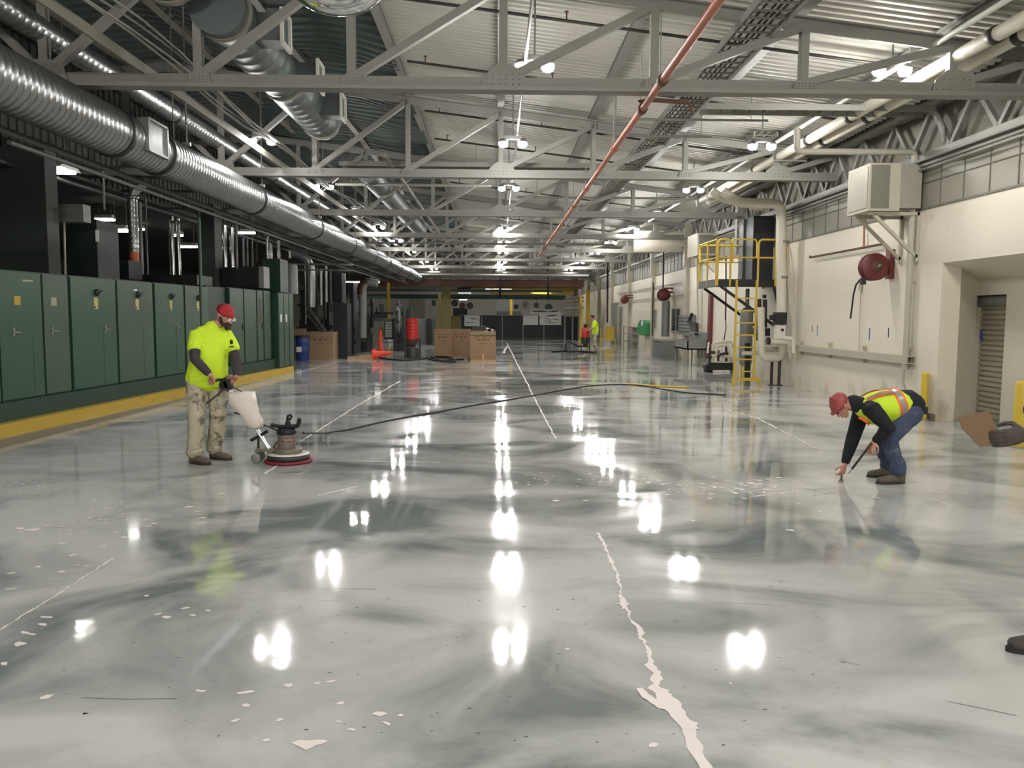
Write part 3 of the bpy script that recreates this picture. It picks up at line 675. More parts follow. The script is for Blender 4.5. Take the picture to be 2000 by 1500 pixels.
# longitudinal pipes/beams filling the roof
for i, (x, z, r, y0, y1, mm, lb) in enumerate([(.35, 4.85, .02, 7, 60, 'steel', 'thin white conduit down the middle of the roof'), (2.3, 4.6, .03, 22, 60, 'steel_dark', 'grey pipe in the roof right of the red pipe, far half'),
        (-2.2, 4.7, .04, 16, 60, 'steel_dark', 'grey pipe in the roof left of centre, behind the second truss'), (-6.8, 4.5, .05, 9, 60, 'galv_dull', 'dull pipe in the dark roof left of the slim spiral duct'), (-7.6, 3.9, .04, 9, 60, 'galv_dull', 'dull pipe high above the green cabinets')]):
    tag(build(MB().cyl((x, y0, z), (x, y1, z), r, 10), 'roof_pipe', mm), lb, 'pipe')
for i, (px0, px1, py, Y, r) in enumerate([(655, 960, 360, 20.5, .04), (1180, 1390, 265, 14.0, .02), (1170, 1500, 232, 13.2, .02), (700, 1200, 474, 32, .04), (760, 1150, 486, 36, .05), (700, 1180, 506, 40, .08), (820, 1150, 536, 47, .07), (1010, 1390, 385, 22.5, .03), (150, 380, 345, 16.5, .03), (150, 395, 372, 18, .03), (100, 400, 405, 19, .02)]):
    a, b = atY(px0, py, Y), atY(px1, py, Y)
    tag(build(MB().cyl(a, (b.x, Y, a.z), r, 8).cyl((a.x*.9+b.x*.1, Y, a.z), (a.x*.9+b.x*.1, Y, roofz(a.x*.9+b.x*.1) if a.x*.9+b.x*.1 > -8.2 else 4.2), .007, 6).cyl((a.x*.1+b.x*.9, Y, a.z), (a.x*.1+b.x*.9, Y, roofz(a.x*.1+b.x*.9) if a.x*.1+b.x*.9 > -8.2 else 4.2), .007, 6), 'cross_pipe', 'steel' if i not in (8, 9, 10) else 'galv_dull'),
        ['white cross pipe hung just behind the second truss', 'thin cross conduit between the first two trusses right of the red pipe, the lower', 'thin cross conduit between the first two trusses right of the red pipe, the upper', 'grey cross pipe in the far roof behind the fourth truss', 'grey cross pipe in the far roof behind the fifth truss', 'thick cross pipe far down the roof', 'thick cross pipe above the dark partition', 'cross conduit behind the second truss on the right', 'bright cross pipe above the machines at the far left, uppermost', 'cross pipe above the machines at the far left, middle', 'cross pipe above the machines at the far left, lowest'][i], 'pipe', 'cross pipes in the roof')

# ================================================================== RIGHT WALL EQUIPMENT
# heater box on its bracket
hA = atX(1700, 318, 5.9); Hy = hA.y; Hz1 = hA.z; Hz0 = atX(1700, 410, 5.9).z; Hy2 = atX(1656, 380, 5.9).y
t = thing('wall_heater', (6.3, Hy, Hz0), 'large beige box heater with mesh faces on a bracket high on the right wall', 'heater')
build(MB().box((5.9, Hy, Hz0), (6.4, Hy2, Hz1)), 'cabinet', 'beige_metal', t)
build(MB().box((5.93, Hy-.012, Hz0+.04), (6.22, Hy, Hz1-.03)), 'front_mesh', 'mesh', t)
build(MB().box((5.888, Hy+.05, Hz0+.05), (5.9, Hy2-.05, Hz1-.05)), 'side_mesh', pm('pale_mesh', rgb(160, 156, 142), .5, .3, .1, 80), t)
build(MB().box((6.4, Hy+.02, Hz0+.05), (6.75, Hy2-.1, Hz1)), 'rear_plenum', 'panelband', t)
for yy in (Hy+.12, Hy2-.12):
    build(MB().bar((5.98, yy, Hz0-.03), (6.78, yy, Hz0-.03), .05, .05).bar((6.05, yy, Hz0-.05), (6.77, yy, Hz0-.72), .05, .05).bar((6.77, yy, Hz0), (6.77, yy, Hz0-.8), .05, .05), 'bracket', 'beige_metal', t)
# hose reel
c = atX(1711, 521, 6.48); ry = c.y
t = thing('hose_reel', (c.x, ry, c.z), 'maroon hose reel mounted on the white wall below the heater', 'hose reel')
build(MB().lathe((0, 0, 0), [(.225, 0), (.235, .01), (.235, .02), (.225, .03), (.17, .035), (.17, .15), (.225, .155), (.235, .165), (.235, .175), (.2, .185)], (0, 1, 0), 36).lathe((0, 0, 0), [(.225, 0), (.17, -.02), (.09, -.025)], (0, 1, 0), 36), 'drum', 'maroon', t, True)
build(MB().lathe((0, 0, 0), [(.095, -.03), (.085, -.045), (.03, -.05)], (0, 1, 0), 24), 'hub', 'rust', t, True)
build(MB().cyl((0, -.05, 0), (.02, -.09, .02), .02, 10).cyl((.02, -.08, .02), (.06, -.08, .04), .012, 8), 'swivel', 'chrome', t, True)
build(MB().box((.1, .05, -.05), (XW-c.x, .12, .05)).box((.24, 0, -.2), (XW-c.x, .17, .3)), 'mount_bracket', 'maroon', t, True)
g = build(MB().box((-.22, .04, -.3), (-.14, .12, -.2)), 'hose_guide', 'dkpipe', t, True)
hp = [atX(x_, y_, 6.42) for x_, y_ in ((1690, 541), (1681, 545), (1672, 556), (1667, 575), (1664, 600), (1661, 622))]
build(MB().tube(hp, .016, 8), 'hose', 'rubber', t)
# horizontal lit pipes behind the reel and red riser
a, b = atX(1582, 503, 6.7), atX(1722, 477, 6.7)
tag(build(MB().tube([a+V(0, 0, .04), a, b], .022, 8), 'wall_pipe', 'rust'), 'thin brown pipe running level along the white wall above the hose reel', 'pipe')
a, b = atX(1688, 418, 6.72), atX(1687, 482, 6.72)
tag(build(MB().cyl(a, b, .018, 8), 'riser_pipe', 'copper'), 'short red pipe rising above the hose reel to the heater', 'pipe')
# long thin conduit line down the wall
a, b = atX(1683, 500, 6.76), atX(1677, 700, 6.76)
tag(build(MB().cyl(a, b, .009, 6).cbox(atX(1680, 562, 6.77), (.03, .1, .12)), 'drop_conduit', 'beige_pipe'), 'thin conduit with a small box running down the wall behind the hanging hose', 'conduit')
# four small marks taped on the wall
for px, y0, y1, mm, lb in [(1587, 636, 648, 'dkpipe', 'short dark tape strip on the white wall, leftmost of four'), (1597, 634, 656, pm('tape_blue_grey', rgb(96, 100, 140), .6), 'grey-blue tape strip on the white wall, second of four'), (1699, 640, 665, pm('tape_blue', rgb(48, 66, 150), .6), 'blue tape strip on the white wall, third of four'), (1736, 640, 659, 'navy', 'dark tape strip on the white wall, rightmost of four')]:
    p, q = atX(px, y0, XW), atX(px, y1, XW)
    tag(build(MB().box((XW-.005, p.y-.012, q.z), (XW, p.y+.012, p.z)), 'tape_strip', mm), lb, 'tape', 'tape strips on the white wall')
# guard trough
a, b = atX(1778, 706, 6.72), atX(1556, 676, 6.72)
t = thing('wall_trough', (6.72, (a.y+b.y)/2, a.z), 'long beige channel fixed low along the white wall', 'channel')
zt = (a.z+b.z)/2
build(MB().box((6.66, a.y, zt-.07), (6.8, b.y, zt-.055)).box((6.65, a.y, zt-.07), (6.662, b.y, zt+.05)).box((6.66, a.y, zt+.04), (6.8, b.y, zt+.055)), 'channel', 'beige_pipe', t)
for px in (1560, 1615, 1682, 1763):
    q = atX(px, 690, 6.7); build(MB().cyl((6.8, q.y, zt+.14), (6.72, q.y, zt+.14), .03, 10).cbox((6.77, q.y, zt), (.06, .05, .3)), 'bracket', 'beige_metal', t)
# bollards
def bollard(px, py, top, r, label):
    f = floor(px, py); h = CAMZ+(atY(px, top, f.y).z-CAMZ)
    t = thing('bollard', f, label, 'bollard')
    build(MB().lathe((0, 0, 0), [(r, 0), (r, h-.02), (r*.9, h), (0.001, h+.01)], n=20), 'post', 'yellow', t, True)
    build(MB().lathe((0, 0, 0), [(r*1.35, 0), (r*1.35, .012), (r, .014)], n=20), 'base_ring', 'grey_metal', t, True)
bollard(1803, 820, 728, .055, 'slim yellow steel bollard at the corner of the door bay, behind the bending worker')
bollard(1991, 874, 745, .085, 'thick yellow bollard cut by the right edge of the picture')
# ---- platform with yellow rails and ladder
t = thing('access_platform', (6.1, 19.3, 0), 'black-edged service platform with yellow guard rails high on the right wall', 'platform')
PZ = atY(1430, 552, 18.8).z; PX0 = atY(1386, 550, 19.9).x
X0, X1 = atY(1400, 550, 18.8).x, XW-.02
Y0_, Y1_ = 18.8, 20.4
build(MB().box((X0, Y0_, PZ-.03), (X1, Y1_, PZ)).box((X0, Y0_-.03, PZ-.1), (X1, Y0_, PZ+.08)).box((X0-.03, Y0_, PZ-.1), (X0, Y1_, PZ+.08)), 'deck', 'black', t)
RZ = atY(1430, 468, 18.8).z
def rail(pts, r=.022): return MB().tube(pts, r, 8)
xa, xb, xc = atY(1428, 500, 18.8).x, atY(1478, 500, 18.8).x, X1-.02
def hoop(x0, x1, y, open_=False):
    z0, z1 = PZ-.08, RZ; m_ = MB(); zm = (PZ+RZ)/2+.08
    m_.tube([(x0, y, z0), (x0, y, z1-.08), (x0+.03, y, z1-.02), (x0+.08, y, z1), (x1-.08, y, z1), (x1-.03, y, z1-.02), (x1, y, z1-.08), (x1, y, z0)], .024, 8)
    m_.tube([(x0, y, zm), (x1, y, zm)], .02, 8); return m_
build(hoop(X0, xa-.02, Y0_-.04), 'guard_rail', 'yellow', t)
build(hoop(xb+.03, xc, Y0_-.04), 'guard_rail', 'yellow', t)
gm = MB(); zm = (PZ+RZ)/2+.08
gm.tube([(xa+.02, Y0_-.06, zm-.1), (xa+.02, Y0_-.06, RZ), (xb-.06, Y0_-.06, RZ), (xb-.02, Y0_-.06, RZ-.06), (xb-.02, Y0_-.06, zm), (xa+.02, Y0_-.06, zm)], .022, 8)
build(gm, 'swing_gate', 'yellow', t)
m_ = MB(); 
for yy in (Y0_, (Y0_+Y1_)/2, Y1_): m_.cyl((X0-.02, yy, PZ-.08), (X0-.02, yy, RZ), .022, 8)
m_.cyl((X0-.02, Y0_, RZ), (X0-.02, Y1_, RZ), .022, 8).cyl((X0-.02, Y0_, zm), (X0-.02, Y1_, zm), .018, 8)
build(m_, 'side_rail', 'yellow', t)
build(hoop(X0, X1, Y1_), 'guard_rail', 'yellow', t)
xm = (xb+xc)/2+.1; build(MB().cyl((xm, Y0_-.05, PZ-.08), (xm, Y0_-.05, RZ), .024, 8), 'rail_post', 'yellow', t)
for yy in (Y0_+.05, Y1_-.05):
    a = V(X0+.1, yy, PZ-.08); build(MB().bar(a, (XW-.02, yy, PZ-1.15), .06, .06), 'brace', 'black', t)
build(MB().bar((xc-.25, Y0_, PZ-.08), (xc, Y0_-.02, PZ-1.15), .05, .05), 'brace', 'black', t)
# ladder
LYd = 18.6; lx0, lx1 = atY(1436, 650, LYd).x, atY(1475, 650, LYd).x
t = thing('ladder', ((lx0+lx1)/2, LYd, 0), 'yellow fixed ladder rising from the floor to the service platform', 'ladder')
for k_, x_ in enumerate((lx0, lx1)): build(MB().bar((x_, LYd, .12), (x_, LYd, PZ+.05), .07, .035), 'side_rail', 'yellow', t)
z = .32
while z < PZ-.1:
    build(MB().bar((lx0, LYd, z), (lx1, LYd, z), .03, .03), 'rung', 'yellow', t); z += .285
f0, f1 = floor(1424, 752), floor(1482, 752)
build(MB().bar((lx0-.05, LYd-.05, .14), (lx1+.14, LYd-.05, .14), .07, .07).bar((lx0-.03, LYd-.05, .14), (lx0-.03, LYd-.05, 0), .06, .06).bar((lx1+.11, LYd-.05, .16), (lx1+.11, LYd-.05, 0), .06, .06), 'base_frame', 'yellow', t)
# black tank on platform
a, b = atY(1466, 424, 19.6), atY(1503, 505, 19.6)
t = thing('control_cabinet', ((a.x+b.x)/2, 19.6, PZ), 'tall black equipment cabinet standing on the yellow-railed platform', 'cabinet')
build(MB().box((a.x, 19.35, PZ), (b.x, 19.95, a.z)), 'body', 'black', t)
build(MB().box((a.x+.05, 19.34, PZ+.1), (b.x-.05, 19.35, a.z-.08)), 'front_panel', 'navy', t)
a, b = atY(1448, 430, 20.2), atY(1464, 500, 20.2)
tag(build(MB().box((a.x, 20.0, PZ), (b.x, 20.35, a.z)), 'side_cabinet', 'machine2'), 'narrow grey cabinet behind the black one on the platform', 'cabinet')
# control boxes low on the riser
a, b = atY(1514, 610, 18.0), atY(1535, 634, 18.0)
tag(build(MB().box((a.x, 17.95, b.z), (b.x, 18.15, a.z)).box((a.x-.1, 18.0, b.z+.1), (a.x, 18.1, a.z-.06)), 'actuator_box', 'black'), 'black control box on the thick duct below the platform', 'box')
a, b = atY(1516, 635, 18.0), atY(1533, 662, 18.0)
t = thing('meter_panel', ((a.x+b.x)/2, 18, b.z), 'white panel with round knobs under the black control box', 'panel')
build(MB().box((a.x, 17.98, b.z), (b.x, 18.15, a.z)), 'body', 'white_metal', t); build(MB().cyl((b.x-.08, 17.98, (a.z+b.z)/2+.05), (b.x-.08, 17.93, (a.z+b.z)/2+.05), .03, 12), 'knob', 'black', t)
# insulated pipework at the foot
def ptube(px, Y, r, n=14): return MB().tube([atY(x_, y_, Y+(z_ if True else 0)) for x_, y_, z_ in [(p+(0,))[:3] for p in px]], r, n)
t = thing('insulated_pipework', floor(1505, 740), 'looping white insulated pipes on the floor behind the yellow ladder', 'pipework')
build(ptube([(1486, 600), (1487, 660), (1488, 690), (1492, 697), (1500, 699), (1518, 700), (1526, 695), (1529, 684), (1527, 672), (1518, 666), (1500, 666)], 18.5, .085), 'insulated_loop', 'insul', t)
build(ptube([(1502, 667), (1518, 668), (1540, 669), (1543, 672), (1545, 690), (1546, 700)], 18.0, .055), 'insulated_branch', 'insul', t)
build(ptube([(1530, 662), (1534, 660), (1548, 662), (1550, 668), (1551, 690)], 17.6, .045), 'insulated_branch', 'insul', t)
build(ptube([(1498, 666), (1503, 666)], 17.95, .085), 'valve', 'black', t)
build(ptube([(1486, 690), (1470, 690), (1450, 690)], 18.9, .05), 'insulated_run', 'insul', t)
build(ptube([(1492, 681), (1505, 683), (1519, 682)], 18.9, .06), 'insulated_branch', 'insul', t)
build(ptube([(1494, 585), (1494, 640)], 19.0, .05), 'riser', 'dkpipe', t)
build(ptube([(1482, 584), (1482, 665)], 19.2, .06), 'riser', 'rust', t)
build(ptube([(1496, 579), (1490, 579)], 19.0, .04), 'elbow', 'dkpipe', t)
build(MB().box(tuple(atY(1476, 641, 18.7)), tuple(atY(1497, 656, 18.95))), 'actuator', 'black', t)
for px in (1508, 1523):
    f = atY(px, 700, 18.55); f.z = 0
    build(MB().cyl(f, (f.x, f.y, atY(px, 702, f.y).z), .035, 10).lathe(f, [(.09, 0), (.09, .015), (.035, .02)], n=12), 'pipe_stand', 'dkpipe', t)
build(MB().cyl(atY(1460, 670, 19.6), atY(1460, 745, 19.6), .07, 12), 'leg_pipe', 'machine', t)
# big grey air tank behind ladder
a = atY(1459, 600, 19.9); t = thing('pressure_vessel', (a.x, 19.9, .5), 'upright grey cylinder tank seen through the ladder rungs', 'tank')
zt_ = a.z; build(MB().lathe((a.x, 19.9, .35), [(.02, 0), (.1, .02), (.15, .08), (.16, .16), (.16, zt_-.5), (.15, zt_-.42), (.1, zt_-.37), (.02, zt_-.35)], n=24), 'shell', 'grey_metal', t)
for a_ in range(3): build(MB().cyl((a.x+.12*math.cos(a_*2.1), 19.9+.12*math.sin(a_*2.1), 0), (a.x+.12*math.cos(a_*2.1), 19.9+.12*math.sin(a_*2.1), .5), .02, 8), 'leg', 'yellow', t)
build(MB().cyl((a.x, 19.9, zt_-.02), (a.x, 19.9, PZ-.1), .05, 10), 'top_pipe', 'grey_metal', t)
# pump skid left of ladder
f = floor(1398, 727); t = thing('pump_skid', f, 'low pump and valve skid with dark fittings on the floor left of the ladder', 'pump')
YP = f.y; sc_ = YP/F
def loc(px, py): return atY(px, py, YP)
build(MB().box(tuple(loc(1383, 708)-V(0, .25, 0)), tuple(loc(1428, 722)+V(0, .25, 0))), 'base_frame', 'machine', t)
build(MB().tube([loc(1398, 690), loc(1400, 678), loc(1408, 674), loc(1420, 674), loc(1424, 682), loc(1424, 708)], .055, 12), 'insulated_pipe', 'insul', t)
build(MB().tube([loc(1388, 700), loc(1394, 694), loc(1412, 694), loc(1428, 698)], .06, 12), 'insulated_pipe', 'insul', t)
build(MB().tube([loc(1428, 672), loc(1440, 672), loc(1450, 676), loc(1470, 676)], .08, 12).tube([loc(1428, 704), loc(1445, 706), loc(1452, 700)], .06, 12), 'insulated_pipe', 'insul', t)
build(MB().lathe(loc(1384, 716), [(.09, -.2), (.13, -.18), (.13, .16), (.05, .2)], (0, 1, 0), 16).box(tuple(loc(1376, 722)-V(0, .1, 0)), tuple(loc(1390, 727)+V(0, .1, 0))), 'motor', 'black', t)
build(MB().lathe(loc(1412, 712), [(.08, -.25), (.1, -.23), (.1, .23), (.08, .25)], (1, 0, 0), 14), 'pump_body', 'insul', t)
for px, top in ((1386, 690), (1392, 672), (1403, 684), (1410, 680), (1418, 676)):
    g = build(MB().cyl(loc(px, 712), loc(px, top), .035, 10), 'valve_pipe', 'insul' if px in (1392, 1410) else 'dkpipe', t)
    build(MB().lathe(loc(px, (top+712)/2-4), [(.03, -.04), (.08, -.03), (.08, .03), (.03, .04)], n=12), 'flange', 'dkpipe', g)
build(MB().tube([loc(1392, 672), loc(1396, 669), loc(1420, 667), loc(1428, 668)], .04, 10), 'header_pipe', 'insul', t)
build(MB().tube([loc(1382, 672), loc(1384, 668), loc(1382, 690)], .03, 8), 'side_pipe', 'insul', t)
# red bar on the wall
a, b = atX(1388, 572, 6.74), atX(1387, 682, 6.74)
t = thing('sprinkler_riser', (a.x, a.y, b.z), 'wide dark red vertical pipe cover on the right wall left of the ladder', 'pipe')
build(MB().box((6.7, a.y-.14, b.z), (6.79, a.y+.14, a.z)), 'riser_cover', 'maroon', t)
build(MB().cyl((6.72, a.y, b.z), (6.6, a.y-.3, b.z-.25), .06, 10), 'lower_elbow', 'maroon', t)
# hanging black line and other thin pipes on the wall
for pl, X, r, mm, nm, lb in [([(1418, 500), (1418, 560), (1417, 625)], 6.5, .022, 'black', 'air_line', 'black vertical air line hanging left of the ladder'),
        ([(1417, 625), (1418, 640), (1414, 665)], 6.5, .014, 'rubber', 'hose_drop', 'short curved black hose below the black air line'),
        ([(1362, 500), (1362, 560), (1364, 700)], 6.7, .03, 'beige_pipe', 'riser_pipe', 'beige riser pipe on the wall right of the grey sink'),
        ([(1371, 510), (1371, 700)], 6.72, .018, 'beige_pipe', 'riser_pipe', 'thinner beige riser pipe next to the red pipe cover'),
        ([(1296, 478), (1295, 566)], 6.5, .03, 'black', 'feed_pipe', 'black feed pipe dropping to the second maroon hose reel'),
        ([(1276, 552), (1274, 655)], 6.6, .03, 'dkpipe', 'riser_pipe', 'dark bent riser pipe left of the second maroon hose reel')]:
    tag(build(MB().tube([atX(x_, y_, X) for x_, y_ in pl], r, 8), nm, mm), lb, 'pipe')
Yq = 44
tag(build(MB().tube([atY(1124, 486, Yq), atY(1124, 507, Yq), atY(1187, 510, Yq), atY(1186, 630, Yq)], .05, 8), 'drop_pipe', 'dkpipe'), 'dark stepped drop pipe at the far end of the right wall', 'pipe')
for (x0_, y0_, x1_, y1_, lb) in [(1205, 578, 1330, 545, 'long thin pipe along the far part of the right wall, upper'), (1195, 590, 1338, 577, 'long thin pipe along the far part of the right wall, lower')]:
    a, b = atX(x0_, y0_, 6.7), atX(x1_, y1_, 6.7)
    tag(build(MB().cyl((6.7, b.y, (a.z+b.z)/2), (6.7, a.y, (a.z+b.z)/2), .025, 8), 'wall_pipe', 'beige_pipe'), lb, 'pipe')
# far hose reels
for (x0_, x1_, y0_, y1_, X, lb) in [(1285, 1309, 564, 588, 6.45, 'dark red hose reel on the wall above the grey waste column'), (1213, 1228, 578, 592, 6.4, 'small dark red hose reel farthest along the right wall')]:
    c = atX((x0_+x1_)/2, (y0_+y1_)/2, X); r = (x1_-x0_)/2*c.y/F*1.02
    t = thing('hose_reel', c, lb, 'hose reel')
    build(MB().lathe((0, 0, 0), [(r*.4, -.03), (r, -.02), (r, .02), (r*.7, .03), (r*.7, .17), (r, .18), (r, .22)], (0, 1, 0), 24), 'drum', 'maroon', t, True)
    build(MB().cyl((0, -.05, 0), (0, .22, 0), r*.3, 12), 'hub', 'rust', t, True)
    build(MB().box((0, .05, r*.3), (XW-X, .12, r*.6)).box((0, .0, r*.9), (XW-X, .2, r*1.15)), 'mount_bracket', 'maroon', t, True)
# waste column + duct
a, b = atX(1287, 664, 6.45), atX(1306, 697, 6.45)
f = floor(1297, 698)
t = thing('waste_bin', (6.45, a.y, 0), 'grey box bin under a vertical duct against the right wall', 'bin')
build(MB().box((6.2, b.y, .0), (6.7, a.y, atX(1290, 665, 6.3).z)), 'body', 'grey_metal', t); build(MB().box((6.17, b.y-.05, atX(1290, 665, 6.3).z), (6.73, a.y+.05, atX(1290, 665, 6.3).z+.05)), 'lid', 'beige_metal', t)
tag(build(MB().cyl((6.5, (a.y+b.y)/2, atX(1290, 660, 6.3).z+.05), (6.5, (a.y+b.y)/2, 2.2), .16, 16), 'vertical_duct', 'grey_metal'), 'grey vertical duct rising from the box bin to the dark red reel', 'duct')
# sink + board
a, b = atX(1331, 664, 6.3), atX(1358, 664, 6.3)
t = thing('utility_sink', (6.4, (a.y+b.y)/2, 0), 'grey utility sink on legs against the right wall', 'sink')
zs = atX(1345, 664, 6.3).z; z0 = atX(1345, 681, 6.3).z
mb = MB().box((6.05, b.y, z0), (6.7, b.y+.04, zs)).box((6.05, a.y-.04, z0), (6.7, a.y, zs)).box((6.05, b.y, z0), (6.09, a.y, zs)).box((6.66, b.y, z0), (6.7, a.y, zs+.25)).box((6.05, b.y, z0), (6.7, a.y, z0+.04))
build(mb, 'basin', 'grey_metal', t)
for x_ in (6.1, 6.65):
    for y_ in (a.y-.08, b.y+.08): build(MB().cyl((x_, y_, 0), (x_, y_, z0), .025, 8), 'leg', 'grey_metal', t)
build(MB().tube([(6.66, (a.y+b.y)/2, zs+.1), (6.6, (a.y+b.y)/2, zs+.25), (6.4, (a.y+b.y)/2, zs+.25), (6.38, (a.y+b.y)/2, zs+.15)], .015, 8), 'faucet', 'chrome', t)
a, b = atX(1332, 615, 6.7), atX(1353, 656, 6.7)
t = thing('breaker_cabinet', (6.7, a.y, b.z), 'dark grey ribbed wall box above the utility sink', 'electrical box')
build(MB().box((6.58, b.y, b.z), (6.79, a.y, a.z)), 'enclosure', 'grey_metal', t)
for k in range(5): build(MB().box((6.565, b.y+.05, b.z+.12+k*(a.z-b.z)/6), (6.58, a.y-.05, b.z+.15+k*(a.z-b.z)/6)), 'rib', 'machine2', t)
a, b = atX(1352, 612, 6.62), atX(1360, 655, 6.62)
tag(build(MB().tube([a, a+V(-.1, .1, -.3), (a.x, b.y, (a.z+b.z)/2), b], .06, 8), 'hose_coil', 'black'), 'black coiled hose hanging right of the ribbed wall box', 'hose')
# windows and doors in the right wall
def wall_window(n, x0_, x1_, y0_, y1_, kind_='window'):
    a, b = atX(x1_, (y0_+y1_)/2, XW), atX(x0_, (y0_+y1_)/2, XW); zt1 = atX((x0_+x1_)/2, y0_, XW).z; zb = atX((x0_+x1_)/2, y1_, XW).z
    if kind_ == 'door': zb = 0.0
    o = tag(build(MB().box((XW-.03, a.y, zb), (XW+.01, b.y, zt1)), '%s_%d' % (kind_, n), 'glass' if kind_ == 'window' else 'grey_metal'), kind='structure')
    m_ = MB(); e = .05
    m_.box((XW-.05, a.y-e, zt1), (XW, b.y+e, zt1+e)).box((XW-.05, a.y-e, zb), (XW, a.y, zt1)).box((XW-.05, b.y, zb), (XW, b.y+e, zt1))
    if kind_ == 'window': m_.box((XW-.06, a.y-e, zb-e), (XW, b.y+e, zb)).box((XW-.045, (a.y+b.y)/2-.02, zb), (XW-.03, (a.y+b.y)/2+.02, zt1))
    build(m_, 'frame', 'beige_metal', o)
wall_window(1, 1314, 1330, 604, 646)
wall_window(2, 1276, 1282, 606, 640)
wall_window(2, 1197, 1207, 594, 660, 'door')
wall_window(3, 1210, 1216, 600, 670, 'door')
# green hose cabinet
a, b = atX(1250, 625, 6.6), atX(1265, 656, 6.6)
t = thing('hose_rack', (6.6, a.y, b.z), 'bright green hose bundle hung on the right wall', 'hose rack')
cy_, cz_ = (a.y+b.y)/2, (a.z+b.z)/2; hy, hz = abs(a.y-b.y)/2, (a.z-b.z)/2
build(MB().prism([(6.5, cy_+hy*u, cz_+hz*v) for u, v in ((-1, -.7), (-.6, -1), (.6, -1), (1, -.6), (1, .5), (.4, 1), (-.6, .95), (-1, .6))], (.29, 0, 0)), 'bundle', 'greenhose', t)
build(MB().cyl((6.45, cy_-hy*.3, cz_+hz*.6), (6.6, cy_-hy*.3, cz_+hz*.6), .12, 10), 'nozzle', 'paper', t)
a, b = atX(1274, 608, 6.7), atX(1280, 645, 6.7)
# shelf and yellow cart by the far wall
a, b = atX(1226, 645, 6.6), atX(1239, 675, 6.6)
t = thing('wall_shelf', (6.6, a.y, 0), 'small grey three-tier shelf against the far right wall', 'shelf')
for zz in (.35, .7, 1.05): build(MB().box((6.35, b.y, zz), (6.78, a.y, zz+.03)), 'shelf_board', 'grey_metal', t)
for y_ in (a.y, b.y): build(MB().bar((6.4, y_, 0), (6.4, y_, 1.1), .04, .04), 'upright', 'grey_metal', t)
f = floor(1205, 673)-V(.55, 0, 0)
t = thing('yellow_cart', f, 'small yellow cart standing by the far right wall', 'cart')
build(MB().box((f.x-.45, f.y-.3, .25), (f.x+.45, f.y+.3, .33)).box((f.x-.1, f.y-.2, .33), (f.x+.35, f.y+.2, 1.0)), 'body', 'yellow', t)
for sx in (-.4, .4): build(MB().bar((f.x+sx, f.y-.25, 0), (f.x+sx, f.y-.25, .9 if sx < 0 else .3), .05, .05), 'leg', 'yellow', t)
# second heater further along
a, b = atX(1366, 455, 6.2), atX(1366, 498, 6.2); c = atX(1361, 470, 6.2)
t = thing('wall_heater', (6.4, a.y, b.z), 'smaller beige box heater on the right wall beyond the platform', 'heater')
build(MB().box((6.15, a.y, b.z), (6.75, c.y+1.0, a.z)), 'cabinet', 'beige_metal', t); build(MB().box((6.2, a.y-.015, b.z+.06), (6.68, a.y, a.z-.06)), 'front_mesh', 'mesh', t)
build(MB().bar((6.2, a.y+.2, b.z-.02), (6.75, a.y+.2, b.z-.5), .05, .05), 'bracket', 'beige_metal', t)

# ================================================================== GREEN CABINETS ON THE LEFT
P0, P1 = floor(0, 857), floor(574, 727)
U = (P1-P0).normalized(); NB = V(-U.y, U.x, 0)            # along the aisle, and away from it
if NB.x > 0: NB = -NB
RZc = math.atan2(U.y, U.x)
def s_of(px, off=0.0, py=650):                            # distance along the cabinet front for a photo column
    d = ray(px, py); o = P0+NB*off
    # solve t*d.xy = o + s*U
    det = d.x*(-U.y)-d.y*(-U.x); tt = (o.x*(-U.y)-o.y*(-U.x))/det
    q = V(d.x*tt, d.y*tt, 0)-o; return q.x*U.x+q.y*U.y
def cab_empty(name, s0, off, label, cat, z=0.0, group=None):
    return thing(name, P0+U*s0+NB*off+V(0, 0, z), label, cat, group, RZc)
# NB is +y in the local frame
CT = 2.16; CB = .42
LEN = (P1-P0).length
t = cab_empty('curb', -5.5, 0, 'long worn yellow curb in front of the green cabinets', 'curb')
build(MB().box((0, 0, 0), (LEN+5.5, .14, .17)), 'curb_body', 'yellow_curb', t, True)
t = cab_empty('cabinet_plinth', -5.5, .14, 'dark green plinth carrying the row of green cabinets', 'plinth')
build(MB().box((0, 0, 0), (s_of(544, .2)+5.5, .8, CB)), 'plinth_body', 'green_dk', t, True)
units = [(-260, -130, 'green steel cabinet door panel at the near end, left of the first seam', 'green', 0), (-130, -2, 'green cabinet just outside the left edge of the picture', 'green', 0),
 (-2, 85, 'wide green cabinet with a brass plate at the left edge of the picture', 'green', 1), (86, 137, 'narrow green cabinet with a pale label and silver latch, second from the left edge', 'green2', 2),
 (140, 229, 'wide green cabinet with a round dial over a yellow tag, left of the nameplate cabinet', 'green', 3), (231, 301, 'green cabinet with a small nameplate above its round dial', 'green2', 4),
 (304, 361, 'green cabinet with dial and tall tag just left of the man in yellow', 'green', 3), (363, 409, 'green cabinet with dial directly behind the man in yellow', 'green2', 3)]
